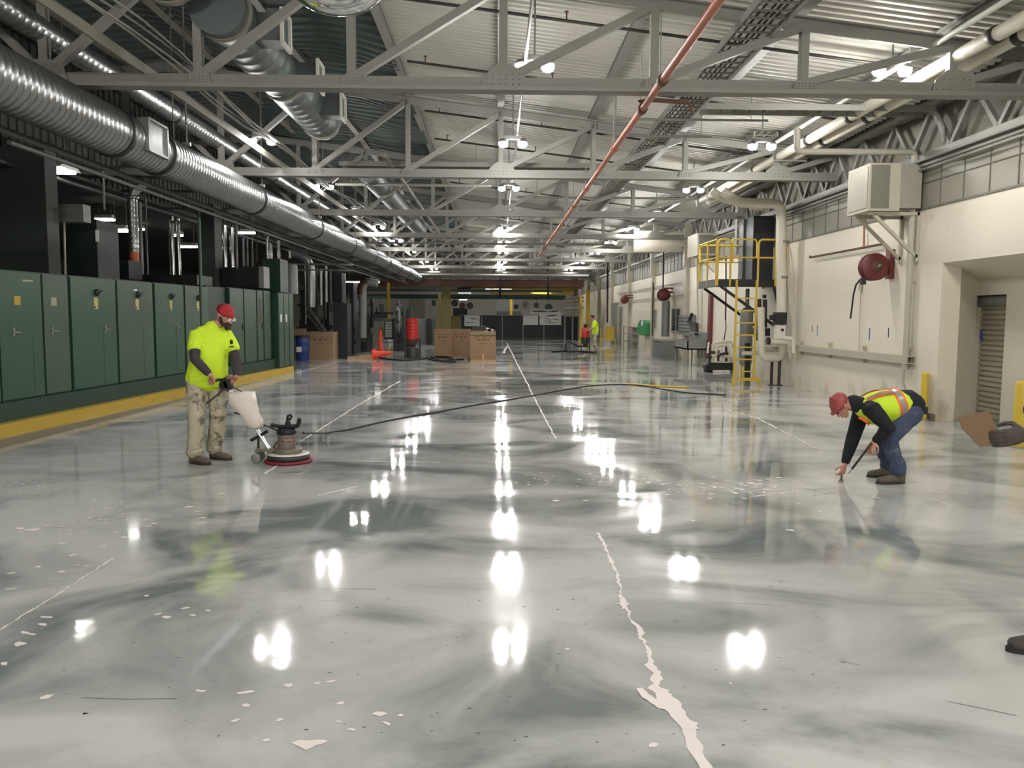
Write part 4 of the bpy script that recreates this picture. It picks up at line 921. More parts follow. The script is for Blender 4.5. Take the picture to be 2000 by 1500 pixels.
for (x0_, x1_, lb, mm, ty) in units:
    s0, s1 = s_of(x0_, .2), s_of(x1_, .2); wd_ = s1-s0
    t = cab_empty('electrical_cabinet', s0, .2, lb, 'cabinet', CB, 'green electrical cabinets along the aisle')
    build(MB().box((0, .03, 0), (wd_, .65, CT-CB)), 'body', 'green_dk', t, True)
    d = build(MB().box((.015, 0, .02), (wd_-.02, .035, CT-CB-.02)), 'door', mm, t, True)
    hx = wd_*(.72 if wd_ > 1 else .3)
    h = build(MB().box((hx-.02, -.012, .86), (hx+.02, 0, .98)).bar((hx-.01, -.025, .92), (hx+.1, -.03, .91), .014, .014).cyl((hx, 0, .92), (hx, -.03, .92), .014, 10), 'latch_handle', 'chrome', d, True)
    if ty in (1, 2):
        build(MB().box((wd_*(.35 if ty == 1 else .3), -.004, 1.28), (wd_*(.35 if ty == 1 else .3)+.13, 0, 1.40)), 'warning_label', 'label_b' if ty == 1 else 'label_g', d, True)
    if ty == 1: build(MB().box((wd_*.55, -.004, 1.60), (wd_*.8, 0, 1.625)), 'nameplate', 'label_g', d, True)
    if ty >= 3:
        cx = wd_*.55
        g = build(MB().lathe((cx, 0, 1.50), [(.055, 0), (.055, -.03), (.02, -.035)], (0, 1, 0), 16), 'dial', 'black', d, True)
        build(MB().bar((cx-.02, -.045, 1.48), (cx+.09, -.045, 1.53), .02, .02), 'dial_lever', 'black', g, True)
        build(MB().box((cx-.08, -.004, 1.24), (cx+.03, 0, 1.42)), 'warning_label', 'label_y', d, True)
        build(MB().cyl((cx-.055, -.004, 1.27), (cx-.055, -.006, 1.27), .02, 10), 'label_mark', 'black', d, True)
        if ty == 4: build(MB().box((cx-.12, -.004, 1.56), (cx-.01, 0, 1.59)), 'nameplate', 'paper', d, True)
    if wd_ > .8: build(MB().box((wd_*.5+(.22 if ty else 0), -.002, .04), (wd_*.5+(.22 if ty else 0)+.008, .001, .9)), 'door_seam', 'green_dk', d, True)
# plain recessed panel and the second group
s0, s1 = s_of(410, .2), s_of(449, .2)
t = cab_empty('recess_panel', s0, .28, 'plain dark green filler panel between the two cabinet groups', 'panel', CB)
build(MB().box((0, 0, 0), (s1-s0, .5, CT-CB+.02)), 'panel_body', 'green_dk', t, True)
un2 = [(450, 477, 'tall grey-green cabinet right of the worker\'s head, first of its group'), (478, 502, 'tall grey-green cabinet with a small dark label, second of its group'), (503, 515, 'narrow green cabinet with window strip, third of its group'), (516, 530, 'narrow green cabinet with bright latch, last of its group')]
for k, (x0_, x1_, lb) in enumerate(un2):
    s0, s1 = s_of(x0_, .2), s_of(x1_, .2); wd_ = s1-s0
    t = cab_empty('tall_cabinet', s0, .2, lb, 'cabinet', CB, 'grey-green cabinets behind the worker')
    build(MB().box((0, .03, 0), (wd_, .65, CT+.03-CB)), 'body', 'green_dk', t, True)
    d = build(MB().box((.02, 0, .02), (wd_-.03, .035, CT+.01-CB)), 'door', 'green2', t, True)
    build(MB().box((wd_-.12, -.02, .8), (wd_-.08, 0, .95)), 'latch_handle', 'chrome' if k in (1, 3) else 'machine2', d, True)
    if k == 2: build(MB().box((wd_*.25, -.004, 1.0), (wd_*.7, 0, 1.55)), 'window_strip', 'machine2', d, True)
s0 = s_of(531, .2); s1 = s_of(544, .2)
t = cab_empty('filler_cabinet', s0, .3, 'dark green side panel before the end cabinets', 'panel', CB)
build(MB().box((0, 0, 0), (s1-s0, .5, CT-CB)), 'panel_body', 'green_dk', t, True)
for k, (x0_, x1_, lb) in enumerate([(545, 555, 'slim grey-green end cabinet with a white label, left of the pair'), (555.5, 565, 'slim grey-green end cabinet with a white label, right of the pair'), (565.5, 574, 'slim green end cabinet at the very end of the row')]):
    s0, s1 = s_of(x0_, .05), s_of(x1_, .05); wd_ = s1-s0
    t = cab_empty('end_cabinet', s0, .05, lb, 'cabinet', .17, 'slim end cabinets')
    build(MB().box((0, .03, 0), (wd_, .7, CT-.17)), 'body', 'green_dk', t, True)
    d = build(MB().box((.02, 0, .02), (wd_-.02, .035, CT-.19)), 'door', 'green2', t, True)
    if k < 2: build(MB().box((wd_*.3, -.004, 1.22), (wd_*.6, 0, 1.42)), 'warning_label', 'paper', d, True)

# ---- things above / behind the cabinets
def pbox(name, x0_, y0_, x1_, y1_, Y, dep, m, label, cat, extra=None):
    a, b = atY(x0_, y0_, Y), atY(x1_, y1_, Y)
    if (y1_ >= 650) or name in ('machine_cabinet', 'machine_tower', 'green_enclosure', 'green_machine'): b.z = 0
    if name == 'green_enclosure': a.z = min(a.z, 4.18)
    t = thing(name, ((a.x+b.x)/2, Y+dep/2, b.z), label, cat)
    build(MB().box((a.x, Y, b.z), (b.x, Y+dep, a.z)), 'body', m, t)
    if extra: extra(t, a, b, Y)
    return t
def frame_lines(t, a, b, Y):
    build(MB().box((a.x, Y-.02, (a.z*.6+b.z*.4)), (b.x, Y, (a.z*.6+b.z*.4)+.03)), 'panel_seam', 'green_dk', t)
t = pbox('green_enclosure', -120, 252, 97, 562, 12.9, .35, 'encl', 'tall dark green machine enclosure rising behind the cabinets at the left edge', 'enclosure', frame_lines)
pbox('disconnect_box', 100, 398, 163, 433, 13.6, .25, 'grey_metal', 'flat grey box on a thin pole above the second cabinet', 'box', lambda t, a, b, Y: build(MB().tube([atY(125, 433, Y+.1), atY(126, 470, Y+.1), atY(128, 560, Y+.1)], .02, 8), 'pole', 'beige_pipe', t))
def dt(t, a, b, Y): build(MB().box(tuple(atY(186, 449, Y-.01)), tuple(atY(194, 472, Y))), 'label_plate', 'paper', t)
pbox('machine_cabinet', 132, 428, 192, 535, 14.3, .8, 'machine', 'dark green machine cabinet standing above the green doors behind the grey box', 'cabinet', dt)
pbox('machine_bed', 100, 535, 385, 556, 16.8, .9, 'black', 'long black machine bed just above the cabinet tops', 'machine')
pbox('pump_housing', 220, 508, 252, 545, 15.7, .6, 'machine', 'small dark housing left of the orange pipe base', 'machine')
# spiral vent pipe with orange base
Ys = 16.2; a, b = atY(265, 388, Ys), atY(262, 492, Ys); t = thing('vent_pipe', (b.x, Ys, 1.8), 'spiral vent pipe with an orange lower section rising behind the cabinets', 'pipe')
rr_ = .095; prof = []; z = b.z
while z < a.z: prof += [(rr_, z), (rr_, z+.07), (rr_*1.05, z+.085)]; z += .1
build(MB().lathe((b.x, Ys, 0), prof, n=18), 'spiral_section', 'galv', t)
build(MB().cyl((b.x, Ys, b.z), (b.x, Ys, atY(262, 548, Ys).z), rr_*.95, 18), 'orange_section', 'orangebox', t)
build(MB().lathe((b.x, Ys, a.z), [(rr_*1.05, -.02), (rr_*1.3, 0), (rr_*1.3, .05), (rr_, .06)], n=18).tube([(b.x, Ys, a.z), (b.x+.05, Ys, a.z+.15), (b.x+.3, Ys, a.z+.35)], rr_, 14), 'cap', 'galv', t)
# vertical pipes and cables; short ones model only the lit stretch of a pipe
for i, (px, y0_, y1_, Y, r, mm) in enumerate([(168, 375, 405, 20, .03, 'chrome'), (184, 375, 405, 20, .035, 'chrome'), (201, 330, 410, 15.5, .02, 'steel'), (273, 395, 545, 17, .035, 'steel'), (283, 360, 540, 17.4, .02, 'galv_dull'),
        (335, 415, 550, 20, .045, 'chrome'), (347, 420, 550, 20.2, .05, 'chrome'), (330, 430, 500, 22, .03, 'galv_dull'), (388, 405, 565, 15.3, .03, 'green2'), (438, 440, 530, 22.5, .06, 'chrome'), (452, 445, 535, 23, .06, 'chrome'), (461, 430, 560, 21, .03, 'steel_dark'),
        (474, 450, 520, 27, .05, 'galv_dull'), (482, 455, 530, 27.3, .04, 'galv_dull'), (492, 450, 530, 27.6, .03, 'steel_dark'), (522, 462, 505, 24, .045, 'chrome'), (529, 475, 508, 24.3, .05, 'chrome'), (544, 470, 512, 24.6, .05, 'chrome'), (566, 490, 504, 26, .05, 'chrome'),
        (636, 520, 590, 29, .06, 'galv'), (626, 525, 596, 28.6, .06, 'galv'), (645, 525, 610, 29.4, .04, 'galv_dull'), (578, 525, 575, 24.5, .04, 'galv'), (500, 440, 530, 22, .02, 'dkpipe'), (723, 430, 545, 32, .015, 'steel'), (662, 440, 560, 30, .012, 'steel_dark'), (338, 230, 300, 12.5, .008, 'steel')]):
    a, b = atY(px, y0_, Y), atY(px, y1_, Y); tall = (a.z-b.z)
    lb = ('%s %s pipe standing in the machinery on the left, %s of the %s' % ('bright' if mm in ('chrome', 'galv') else 'dull', 'vertical', 'number %d from the left edge' % (i+1) if False else ['just right of', 'just left of', 'behind'][i % 3], 'green column'))
    where = ['left of a matching pair above the grey box', 'right of the pair above the grey box', 'thin one over the machine cabinet', 'right beside the spiral vent pipe', 'second one right of the spiral vent pipe', 'left one of the two bright pipes at mid gap', 'right one of the two bright pipes at mid gap', 'dull short one left of the two bright pipes',
             'slim one at the left edge of the green column', 'left one just right of the green column', 'right one just right of the green column', 'dark one over the filler panel', 'dull one above the tall cabinets, left', 'dull one above the tall cabinets, middle', 'dull one above the tall cabinets, right',
             'tallest lit stretch left of the silver elbow', 'second lit stretch left of the silver elbow', 'third lit stretch left of the silver elbow', 'shortest lit stretch beside the silver elbow', 'right bright pipe of the press', 'left bright pipe of the press', 'dull pipe right of the press pipes', 'thin bright pipe at the grey hood edge', 'dark thin one above the tall cabinets',
             'thin hanger rod under the big duct end', 'thin dark hanger rod left of the black press', 'thin hanger rod beside the duct access door'][i]
    if y1_ >= 500 and Y < 23: b.z = 0
    if r < .016: a.z = roofz(a.x)
    tag(build(MB().cyl(a, (a.x, Y, b.z), r, 10), 'vertical_pipe', mm), 'vertical pipe on the left, ' + where, 'pipe')
# green column
pbox('machine_tower', 390, 398, 422, 575, 19.3, .5, 'encl', 'broad green steel column rising between the two cabinet groups', 'column')
pbox('motor_cover', 432, 522, 462, 560, 19.6, .5, 'black', 'black box on top of the cabinets right of the green column', 'machine')
pbox('relay_box', 466, 520, 506, 562, 20.0, .5, 'black', 'black box with a grey end above the tall cabinets', 'box', lambda t, a, b, Y: build(MB().box((b.x, Y, b.z), (b.x+.12, Y+.5, a.z)), 'end_plate', 'grey_metal', t))
pbox('transformer', 512, 505, 548, 570, 21.4, .8, 'green_dk', 'dark green transformer box above the narrow cabinets', 'box')
a, b = atY(548, 515, 22.6), atY(575, 566, 22.6)
t = thing('exhaust_hood', ((a.x+b.x)/2, 23, b.z), 'grey half-round hood standing on the end cabinets', 'hood')
build(MB().lathe(((a.x+b.x)/2, 23, 0), [((b.x-a.x)/2, CT+.01), ((b.x-a.x)/2, a.z-.1), ((b.x-a.x)/2*.9, a.z)], n=24), 'hood_shell', 'grey_metal', t)
# silver elbow
t = thing('duct_elbow', atY(590, 505, 27), 'bright silver duct elbow curving down over the machinery', 'duct')
build(MB().tube([atY(x_, y_, 27) for x_, y_ in ((566, 492), (578, 495), (590, 500), (600, 508), (606, 520), (607, 535), (607, 600))], .15, 18), 'elbow_tube', 'galv', t)
a, b = atY(555, 516, 26), atY(690, 516, 26)
tag(build(MB().bar(a, (b.x, 26, a.z), .06, .08).bar(a-V(0, 0, .18), (b.x, 26, a.z-.18), .05, .05), 'support_beam', 'galv_dull'), 'double horizontal steel beam over the press machinery', 'beam')
# press machinery
def clutter_machine(px0, px1, py0, Y, label, m1='machine', seed=1, name='press_machine'):
    random.seed(seed); a, b = atY(px0, py0, Y), atY(px1, py0, Y); W = b.x-a.x; H = a.z
    t = thing(name, ((a.x+b.x)/2, Y, 0), label, 'machine')
    build(MB().box((a.x, Y, 0), (b.x, Y+1.6, H*.34)).box((a.x+W*.05, Y+.1, H*.34), (b.x-W*.2, Y+1.5, H*.42)), 'base', m1, t)
    build(MB().box((a.x+W*.05, Y+.3, H*.34), (a.x+W*.3, Y+1.3, H)).box((b.x-W*.25, Y+.4, H*.34), (b.x-W*.08, Y+1.3, H*.82)), 'upright', m1, t)
    build(MB().box((a.x+W*.05, Y+.2, H*.74), (b.x-W*.05, Y+1.4, H*.9)), 'crown', m1, t)
    for k in range(5):
        x = a.x+W*random.uniform(.1, .9); z0 = H*random.uniform(.35, .5); z1 = H*random.uniform(.65, 1.1)
        build(MB().cyl((x, Y-.06, z0), (x, Y-.06, z1), random.uniform(.02, .06), 10), 'hydraulic_line', random.choice(['galv', 'galv_dull', 'machine2', 'dkpipe']), t)
    for k in range(4):
        pts = [(a.x+W*random.random(), Y-.15-random.random()*.2, H*random.uniform(.2, .9)) for _ in range(3)]
        p0, p1, p2 = map(Vector, pts); c = [p0*(1-u)**2+p1*2*u*(1-u)+p2*u*u for u in [i/8 for i in range(9)]]
        build(MB().tube(c, .025, 6), 'hose', random.choice(['rubber', 'machine2']), t)
    for k in range(6):
        x = a.x+W*random.random(); z = H*random.uniform(.1, .85); s_ = random.uniform(.08, .22)
        build(MB().box((x, Y-.1, z), (x+s_, Y+.1, z+s_*random.uniform(.6, 1.6))), 'fitting', random.choice(['machine2', 'machine', 'black', 'grey_metal']), t)
    return t
clutter_machine(578, 642, 520, 29.4, 'dark press machine full of pipes behind the large carton', 'machine', 3)
clutter_machine(648, 690, 535, 32.0, 'tall black press right of the pipe-covered machine', 'navy', 5)
pbox('machine_slab', 646, 533, 668, 590, 29.9, .6, 'machine', 'dark slab column on top of the black press', 'machine')
pbox('black_cabinet', 650, 592, 679, 681, 29.0, .8, 'navy', 'black cabinet at the foot of the press, right of the large carton', 'cabinet')
clutter_machine(682, 716, 588, 34.2, 'low black machine with cables beside the arched exhaust pipe', 'black', 8)
# ladder like conveyor leaning
t = thing('conveyor_frame', atY(620, 650, 27.6), 'slanting dark conveyor frame leaning down behind the large carton', 'conveyor')
build(MB().bar(atY(600, 598, 27.4), atY(636, 648, 27.4), .06, .08).bar(atY(598, 612, 27.8), atY(628, 648, 27.8), .06, .08), 'side_rails', 'machine2', t)
for k in range(6):
    p = atY(602+k*5.5, 602+k*7.8, 27.4); build(MB().cyl(p, p+V(0, .45, -.05), .03, 8), 'roller', 'machine2', t)
t = thing('yellow_guard', atY(640, 580, 30.2), 'yellow guard frame glimpsed inside the press machinery', 'guard')
build(MB().box(tuple(atY(630, 575, 30.3)), tuple(atY(643, 597, 30.4))), 'guard_panel', 'orangebox', t); build(MB().bar(atY(628, 575, 30.2), atY(645, 575, 30.2), .06, .06).bar(atY(629, 575, 30.2), atY(629, 597, 30.2), .05, .05).bar(atY(644, 575, 30.2), atY(644, 597, 30.2), .05, .05), 'guard_frame', 'yellow', t)
# arched exhaust pipe
t = thing('exhaust_pipe', atY(710, 640, 34), 'thick grey exhaust pipe with an arched top in front of the bright doorway', 'pipe')
build(MB().tube([atY(x_, y_, 32.4) for x_, y_ in ((708, 660), (708, 610), (708, 575), (709, 560), (714, 552), (722, 550), (738, 554))], .16, 16), 'pipe_tube', 'grey_metal', t)
build(MB().tube([atY(x_, y_, 32.4) for x_, y_ in ((706, 576), (706, 562), (711, 552), (718, 549))], .175, 16), 'brown_elbow', 'rust', t)
# white chute shape
t = thing('robot_arm', atY(722, 640, 36), 'black curved frame holding a white panel right of the exhaust pipe', 'machine')
build(MB().tube([atY(x_, y_, 36) for x_, y_ in ((712, 640), (714, 612), (720, 598), (728, 592), (726, 640))], .07, 8), 'frame', 'black', t); build(MB().box(tuple(atY(716, 602, 36.2)), tuple(atY(722, 622, 36.3))), 'panel', 'white_metal', t)
build(MB().box(tuple(atY(722, 584, 36)), tuple(atY(730, 594, 36.3))), 'head', 'black', t)
# work table machine with rack of tools
Yt = 36
t = thing('tool_bench', atY(750, 650, Yt), 'dark work bench with a comb of tools and a stack of flat drawers', 'bench')
build(MB().box(tuple(atY(716, 622, Yt)), tuple(atY(772, 627, Yt+1))), 'bench_top', 'machine2', t)
build(MB().box(tuple(atY(728, 609, Yt+.2)), tuple(atY(768, 614, Yt+.8))).box(tuple(atY(734, 601, Yt+.2)), tuple(atY(740, 614, Yt+.6))), 'rack', 'machine', t)
for k in range(9): p = atY(731+k*3.1, 616, Yt+.1); build(MB().cyl(p-V(0, 0, .12), p+V(0, 0, .12), .03, 8), 'tool', 'black', t)
for k in range(3): p = atY(743+k*3, 598, Yt+.3); build(MB().cyl(p-V(0, 0, .3), p+V(0, 0, .1), .02, 6), 'rod', 'black', t)
for k in range(6): build(MB().box(tuple(atY(752, 628+k*5.2, Yt+.05)), tuple(atY(769, 632+k*5.2, Yt+.7))), 'drawer', 'grey_metal', t)
build(MB().box(tuple(atY(750, 627, Yt+.1)), tuple(atY(771, 662, Yt+.9))), 'drawer_case', 'machine', t)
for px in (718, 770): p = atY(px, 627, Yt+.2); build(MB().bar(p, (p.x, p.y, 0), .08, .08), 'leg', 'machine', t)
t = clutter_machine(772, 788, 592, 35.5, 'upright dark green machine behind the red pressure drum', 'machine', 11, 'milling_machine')
pbox('machine_guard', 786, 602, 803, 660, 37, 1.0, 'machine', 'stepped dark green cabinet right of the upright machine', 'machine')
pbox('grey_cabinet', 814, 623, 832, 655, 44, 1.0, 'grey_metal', 'grey cabinet in front of the pale far door', 'cabinet')
pbox('black_cabinet', 832, 622, 842, 656, 43, 1.0, 'black', 'black cabinet next to the grey one at the far end', 'cabinet')
pbox('trolley', 843, 622, 849, 654, 42, .4, 'machine2', 'small trolley left of the wide olive column', 'trolley')

# ================================================================== FAR END
FY = YF-.02
o = tag(build(MB().box(tuple(atY(800, 582, FY-.05)), (atY(830, 582, FY).x, FY, 0)), 'door_4', 'beige_metal'), kind='structure')
for i, (x0_, x1_, n_) in enumerate([(726, 742, 5), (742, 753, 6), (970, 1015, 7)]):
    o = tag(build(MB().box((atY(x0_, 600, FY).x, FY-.06, 0 if i < 2 else 1.0), (atY(x1_, 600, FY).x-.1, FY, atY(x0_, 580, FY).z)), 'door_%d' % n_, 'paper'), kind='structure')
tag(build(MB().box((atY(970, 600, FY).x, FY-.08, .0), (atY(1018, 600, FY).x, FY-.06, atY(970, 608, FY).z)), 'grey_wainscot', 'grey_metal'), 'grey lower panel of the far white roll door', 'panel')
def fcyl(px, py, r, label, mm, Y=60):
    c = atY(px, py, Y); t = thing('wall_fan', c, label, 'fan')
    build(MB().lathe(c, [(r, 0), (r*1.05, .05), (r*1.05, .2), (r, .25)], (0, 1, 0), 20), 'housing', mm, t); build(MB().lathe(c, [(r*.3, -.06), (r*.3, .02), (r*.95, .04)], (0, 1, 0), 20), 'hub', 'machine2', t)
    build(MB().bar(c+V(0, .15, r), c+V(0, .15, r+1.4), .04, .04), 'hanger', 'steel_dark', t)
fcyl(903, 597, .24, 'red round reel on the far wall', 'maroon'); fcyl(918, 597, .25, 'round dark fan right of the far red reel', 'machine2'); fcyl(1008, 599, .17, 'small black round fan at the far wall', 'black'); fcyl(1026, 595, .3, 'hazy grey round fan right of the small black one', 'grey_metal')
fcyl(1048, 596, .2, 'grey machine head over the white boards, left', 'machine2'); fcyl(1072, 600, .28, 'grey machine head over the white boards, middle', 'machine2'); fcyl(888, 592, .25, 'dark round reel left of the far red reel', 'black')
t = thing('far_machine', atY(850, 592, 60), 'dark machine seen through the gap left of the olive column', 'machine'); build(MB().box(tuple(atY(843, 586, 60)), tuple(atY(852, 597, 60.5))), 'body', 'machine2', t)
# green overhead beam, yellow crane beams and columns
def hbeam(x0_, x1_, py, Y, h, m, label, name='overhead_beam', dep=.3):
    a, b = atY(x0_, py, Y), atY(x1_, py, Y)
    mb = MB().box((a.x, Y, a.z-h/2), (b.x, Y+.04, a.z+h/2)).box((a.x, Y-dep/2, a.z-h/2), (b.x, Y+dep/2, a.z-h/2+.04)).box((a.x, Y-dep/2, a.z+h/2-.04), (b.x, Y+dep/2, a.z+h/2))
    return tag(build(mb, name, m), label, 'beam')
hbeam(640, 1105, 578, 54, .3, 'green_dk', 'dark green overhead beam crossing the far end of the hall')
hbeam(640, 1100, 566, 56, .15, 'green_dk', 'second thin green beam above the first at the far end')
hbeam(905, 1135, 560, 58, .22, 'yellow', 'upper yellow crane beam at the far end'); hbeam(958, 1120, 570, 60, .35, 'yellow', 'lower yellow crane beam at the far end'); hbeam(660, 860, 579, 64, .25, 'olive', 'olive beam over the far bright doors')
hbeam(640, 1140, 551, 57, .5, 'rust', 'dark brown girder above the yellow crane beams')
tag(build(MB().box(tuple(atY(893, 561, 57.6)), tuple(atY(920, 572, 58.2))), 'hoist', 'machine'), 'dark hoist box hanging from the upper yellow crane beam', 'hoist')
for px in (977, 1071): a, b = atY(px, 548, 53.5), atY(px, 583, 53.5); a.z = roofz(a.x); tag(build(MB().cyl(a, (a.x, 53.5, b.z), .07, 8), 'hanger_post', 'black'), 'black hanger post holding the green beam, the %s one' % ('left' if px == 977 else 'right'), 'post')
def column(x0_, x1_, ytop, Y, m, label):
    a, b = atY(x0_, ytop, Y), atY(x1_, ytop, Y); h = min(a.z, roofz(a.x)-.1)
    t = thing('steel_column', ((a.x+b.x)/2, Y, 0), label, 'column'); w2 = (b.x-a.x)/2
    build(MB().box((-w2, -.15, 0), (w2, -.12, h)).box((-w2, .12, 0), (w2, .15, h)).box((-.02, -.13, 0), (.02, .13, h)), 'column_shaft', m, t, True)
    build(MB().box((-w2-.08, -.22, 0), (w2+.08, .22, .03)), 'base_plate', m, t, True)
column(864, 880, 560, 45, 'olive', 'wide olive steel column behind the middle cartons'); column(856, 862, 575, 47, 'olive', 'narrow olive column left of the wide one')
column(756, 761, 552, 47, 'yellow', 'bright yellow column behind the tool bench'); column(1145, 1152, 566, 52, 'yellow', 'yellow column by the distant worker at the far right'); column(996, 1001, 580, 64, 'yellow', 'thin yellow column at the far wall')
column(1133, 1137, 580, 50, 'yellow', 'thin yellow post left of the distant vacuum')
# partition
PY = 54; a = atY(900, 616, PY); b = atY(1103, 616, PY); ph = a.z
t = thing('partition_wall', ((a.x+b.x)/2, PY, 0), 'long low black partition across the far end of the hall', 'partition')
n = 5
for k in range(n):
    x0_, x1_ = a.x+(b.x-a.x)*k/n, a.x+(b.x-a.x)*(k+1)/n
    build(MB().box((x0_+.02, PY, .12), (x1_-.02, PY+.08, ph)), 'panel', 'navy', t); build(MB().bar((x0_, PY-.02, 0), (x0_, PY-.02, ph+.05), .06, .06), 'post', 'grey_metal', t)
build(MB().box((a.x, PY-.03, ph), (b.x, PY+.1, ph+.05)), 'top_rail', 'grey_metal', t); build(MB().box((a.x, PY-.02, 0), (b.x, PY+.1, .12)), 'kick_plate', 'machine2', t)
tag(build(MB().box((atY(1104, 618, PY).x, PY, 0), (atY(1130, 618, PY).x, PY+1, atY(1104, 618, PY).z)), 'machine_block', 'navy'), 'black machine block right of the partition', 'machine')
def board(x0_, x1_, y0_, y1_, Y, label, ink=8, seed=1, mm='paper'):
    random.seed(seed); a, b = atY(x0_, y0_, Y), atY(x1_, y1_, Y)
    t = thing('notice_board', ((a.x+b.x)/2, Y, b.z), label, 'board'); build(MB().box((a.x, Y, b.z), (b.x, Y+.03, a.z)), 'sheet', mm, t)
    if ink:
        m_ = MB()
        for k in range(ink):
            x = random.uniform(a.x+.1, b.x-.5); z = random.uniform(b.z+.1, a.z-.1); m_.box((x, Y-.006, z), (min(b.x-.05, x+random.uniform(.1, .5)), Y, z+random.uniform(.02, .06)))
        tag(build(m_, 'faded_writing', 'paper_ink', t), kind='stuff')
board(1022, 1051, 616, 635, PY-.1, 'blank white board on the black partition', 0, 2)
board(1054, 1096, 612, 635, PY-.12, 'white board with faded writing on the black partition', 14, 3)
board(1035, 1096, 604, 613, PY+.2, 'pale sheet with grey marks above the white boards', 16, 4)
board(907, 937, 616, 637, PY-.1, 'white poster behind the carton of rubbish', 5, 5)
tag(build(MB().box(tuple(atY(880, 617, PY-.3)), (atY(900, 617, PY).x, PY-.2, 0)), 'yellow_sheet', 'olive'), 'yellow-olive panel left of the black partition', 'panel')
pbox('green_machine', 885, 602, 912, 617, 58, 1, 'machine', 'dark green machine top behind the left end of the partition', 'machine')
t = thing('wire_cage', atY(1118, 650, 51), 'open frame of pipes and rails by the far right corner', 'frame')
for px in (1104, 1119, 1131): build(MB().cyl((atY(px, 580, 51).x, 51, 0), (atY(px, 580, 51).x, 51, atY(px, 582, 51).z), .05, 8), 'upright', 'grey_metal', t)
for py in (583, 590, 603): build(MB().cyl(atY(1104, py, 51), atY(1140, py-2, 51), .05, 8), 'rail', 'olive' if py != 603 else 'grey_metal', t)

# ================================================================== CARTONS, DRUMS, CONES
def carton(x0_, x1_, ytop, yb, dep, label, ink=True, m='card', strap=False, rz=0, name='carton'):
    f0, f1 = floor(x0_, yb), floor(x1_, yb); Y = (f0.y+f1.y)/2; W = atY(x1_, yb, Y).x-atY(x0_, yb, Y).x; H = atY(x0_, ytop, Y).z
    t = thing(name, (atY((x0_+x1_)/2, yb, Y).x, Y+dep/2, 0), label, 'carton', rz=rz); w2, d2 = W/2, dep/2; th = .02
    mb = MB().box((-w2, -d2, 0), (w2, -d2+th, H)).box((-w2, d2-th, 0), (w2, d2, H)).box((-w2, -d2+th, 0), (-w2+th, d2-th, H)).box((w2-th, -d2+th, 0), (w2, d2-th, H)).box((-w2+th, -d2+th, 0), (w2-th, d2-th, .03))
    build(mb, 'carton_walls', m, t, True)
    if ink:
        for k, (wf, zf, hh) in enumerate([(.66, .80, .02), (.5, .70, .05), (.26, .58, .035), (.2, .50, .03)]):
            g = MB(); n_ = 7; 
            for q in range(n_):
                if q % 3 == 2: continue
                g.box((-W*wf/2+W*wf*q/n_, -d2-.004, H*zf), (-W*wf/2+W*wf*(q+1)/n_-.01, -d2, H*zf+hh*(.8 if q % 2 else 1)))
            tag(build(g, 'printed_mark', 'ink', t, True), kind='stuff')
    if strap: build(MB().box((-w2-.005, -d2-.006, H*.84), (w2+.005, -d2, H*.88)), 'strap', 'green_tape', t, True); build(MB().box((-.03, -d2-.05, 0), (.03, -d2, .25)).box((-w2, -d2-.02, 0), (w2, d2, .0601)), 'pallet_skid', 'wood', t, True)
    return t, W, dep, H, V(atY((x0_+x1_)/2, yb, Y).x, Y+dep/2, 0)
c1 = carton(919, 968, 647, 706, .85, 'large brown carton in front with a green strap and rubbish on top', strap=True)
carton(882, 918, 643, 697, .8, 'middle brown carton of the group, behind the strapped one', m='card')
carton(848, 883, 643, 698, .8, 'left brown carton of the group by the red pressure drum')
# rubbish on top
t = thing('refuse_pile', c1[4]+V(0, 0, c1[3]), 'black and white packaging heaped on the strapped carton', 'rubbish')
random.seed(4)
c = c1[4]; H = c1[3]
build(MB().box((c.x-.4, c.y-.35, H-.1), (c.x+.05, c.y+.2, H+.03)), 'carton_scrap', 'card', t); build(MB().bar((c.x-.38, c.y-.3, H+.1), (c.x+.1, c.y-.28, H+.12), .12, .3), 'black_bag', 'black', t)
for k in range(7):
    p = V(c.x-.05+k*.065, c.y-.25+random.random()*.3, H+.14-.022*k); build(MB().ball(p, (.09, .1, .05), 8, 6), 'crumpled_sheet', 'paper' if k % 2 else 'black', t)
build(MB().ball((c.x, c.y, H-.2), (.36, .32, .22), 12, 8), 'bag_fill', 'black', t)
carton(600, 651, 648, 703, .9, 'large brown carton beside the blue drum at the end of the cabinets', m='card')
# blue drum and black bin
f = floor(587, 705); t = thing('plastic_drum', f+V(0, .3, 0), 'blue plastic drum standing between the cabinets and the large carton', 'drum')
r = (600-574)/2*f.y/F
build(MB().lathe((0, 0, 0), [(r*.95, 0), (r, .05), (r*1.0, .3), (r*1.04, .33), (r*1.0, .36), (r, .62), (r*1.04, .65), (r, .68), (r*.97, .82), (r*.9, .84)], n=28), 'drum_body', 'blue', t, True)
build(MB().lathe((0, 0, 0), [(r*1.06, .80), (r*1.06, .86), (.001, .865)], n=28), 'lid', 'black', t, True); build(MB().box((-.15, -r-.012, .3), (.02, -r+.01, .48)), 'label', 'paper', t, True)
tag(build(MB().box((f.x-.28, f.y+.1, .87), (f.x+.1, f.y+.5, 1.1)), 'small_carton', 'card_dk'), 'small dark brown carton lying on the blue drum', 'carton')
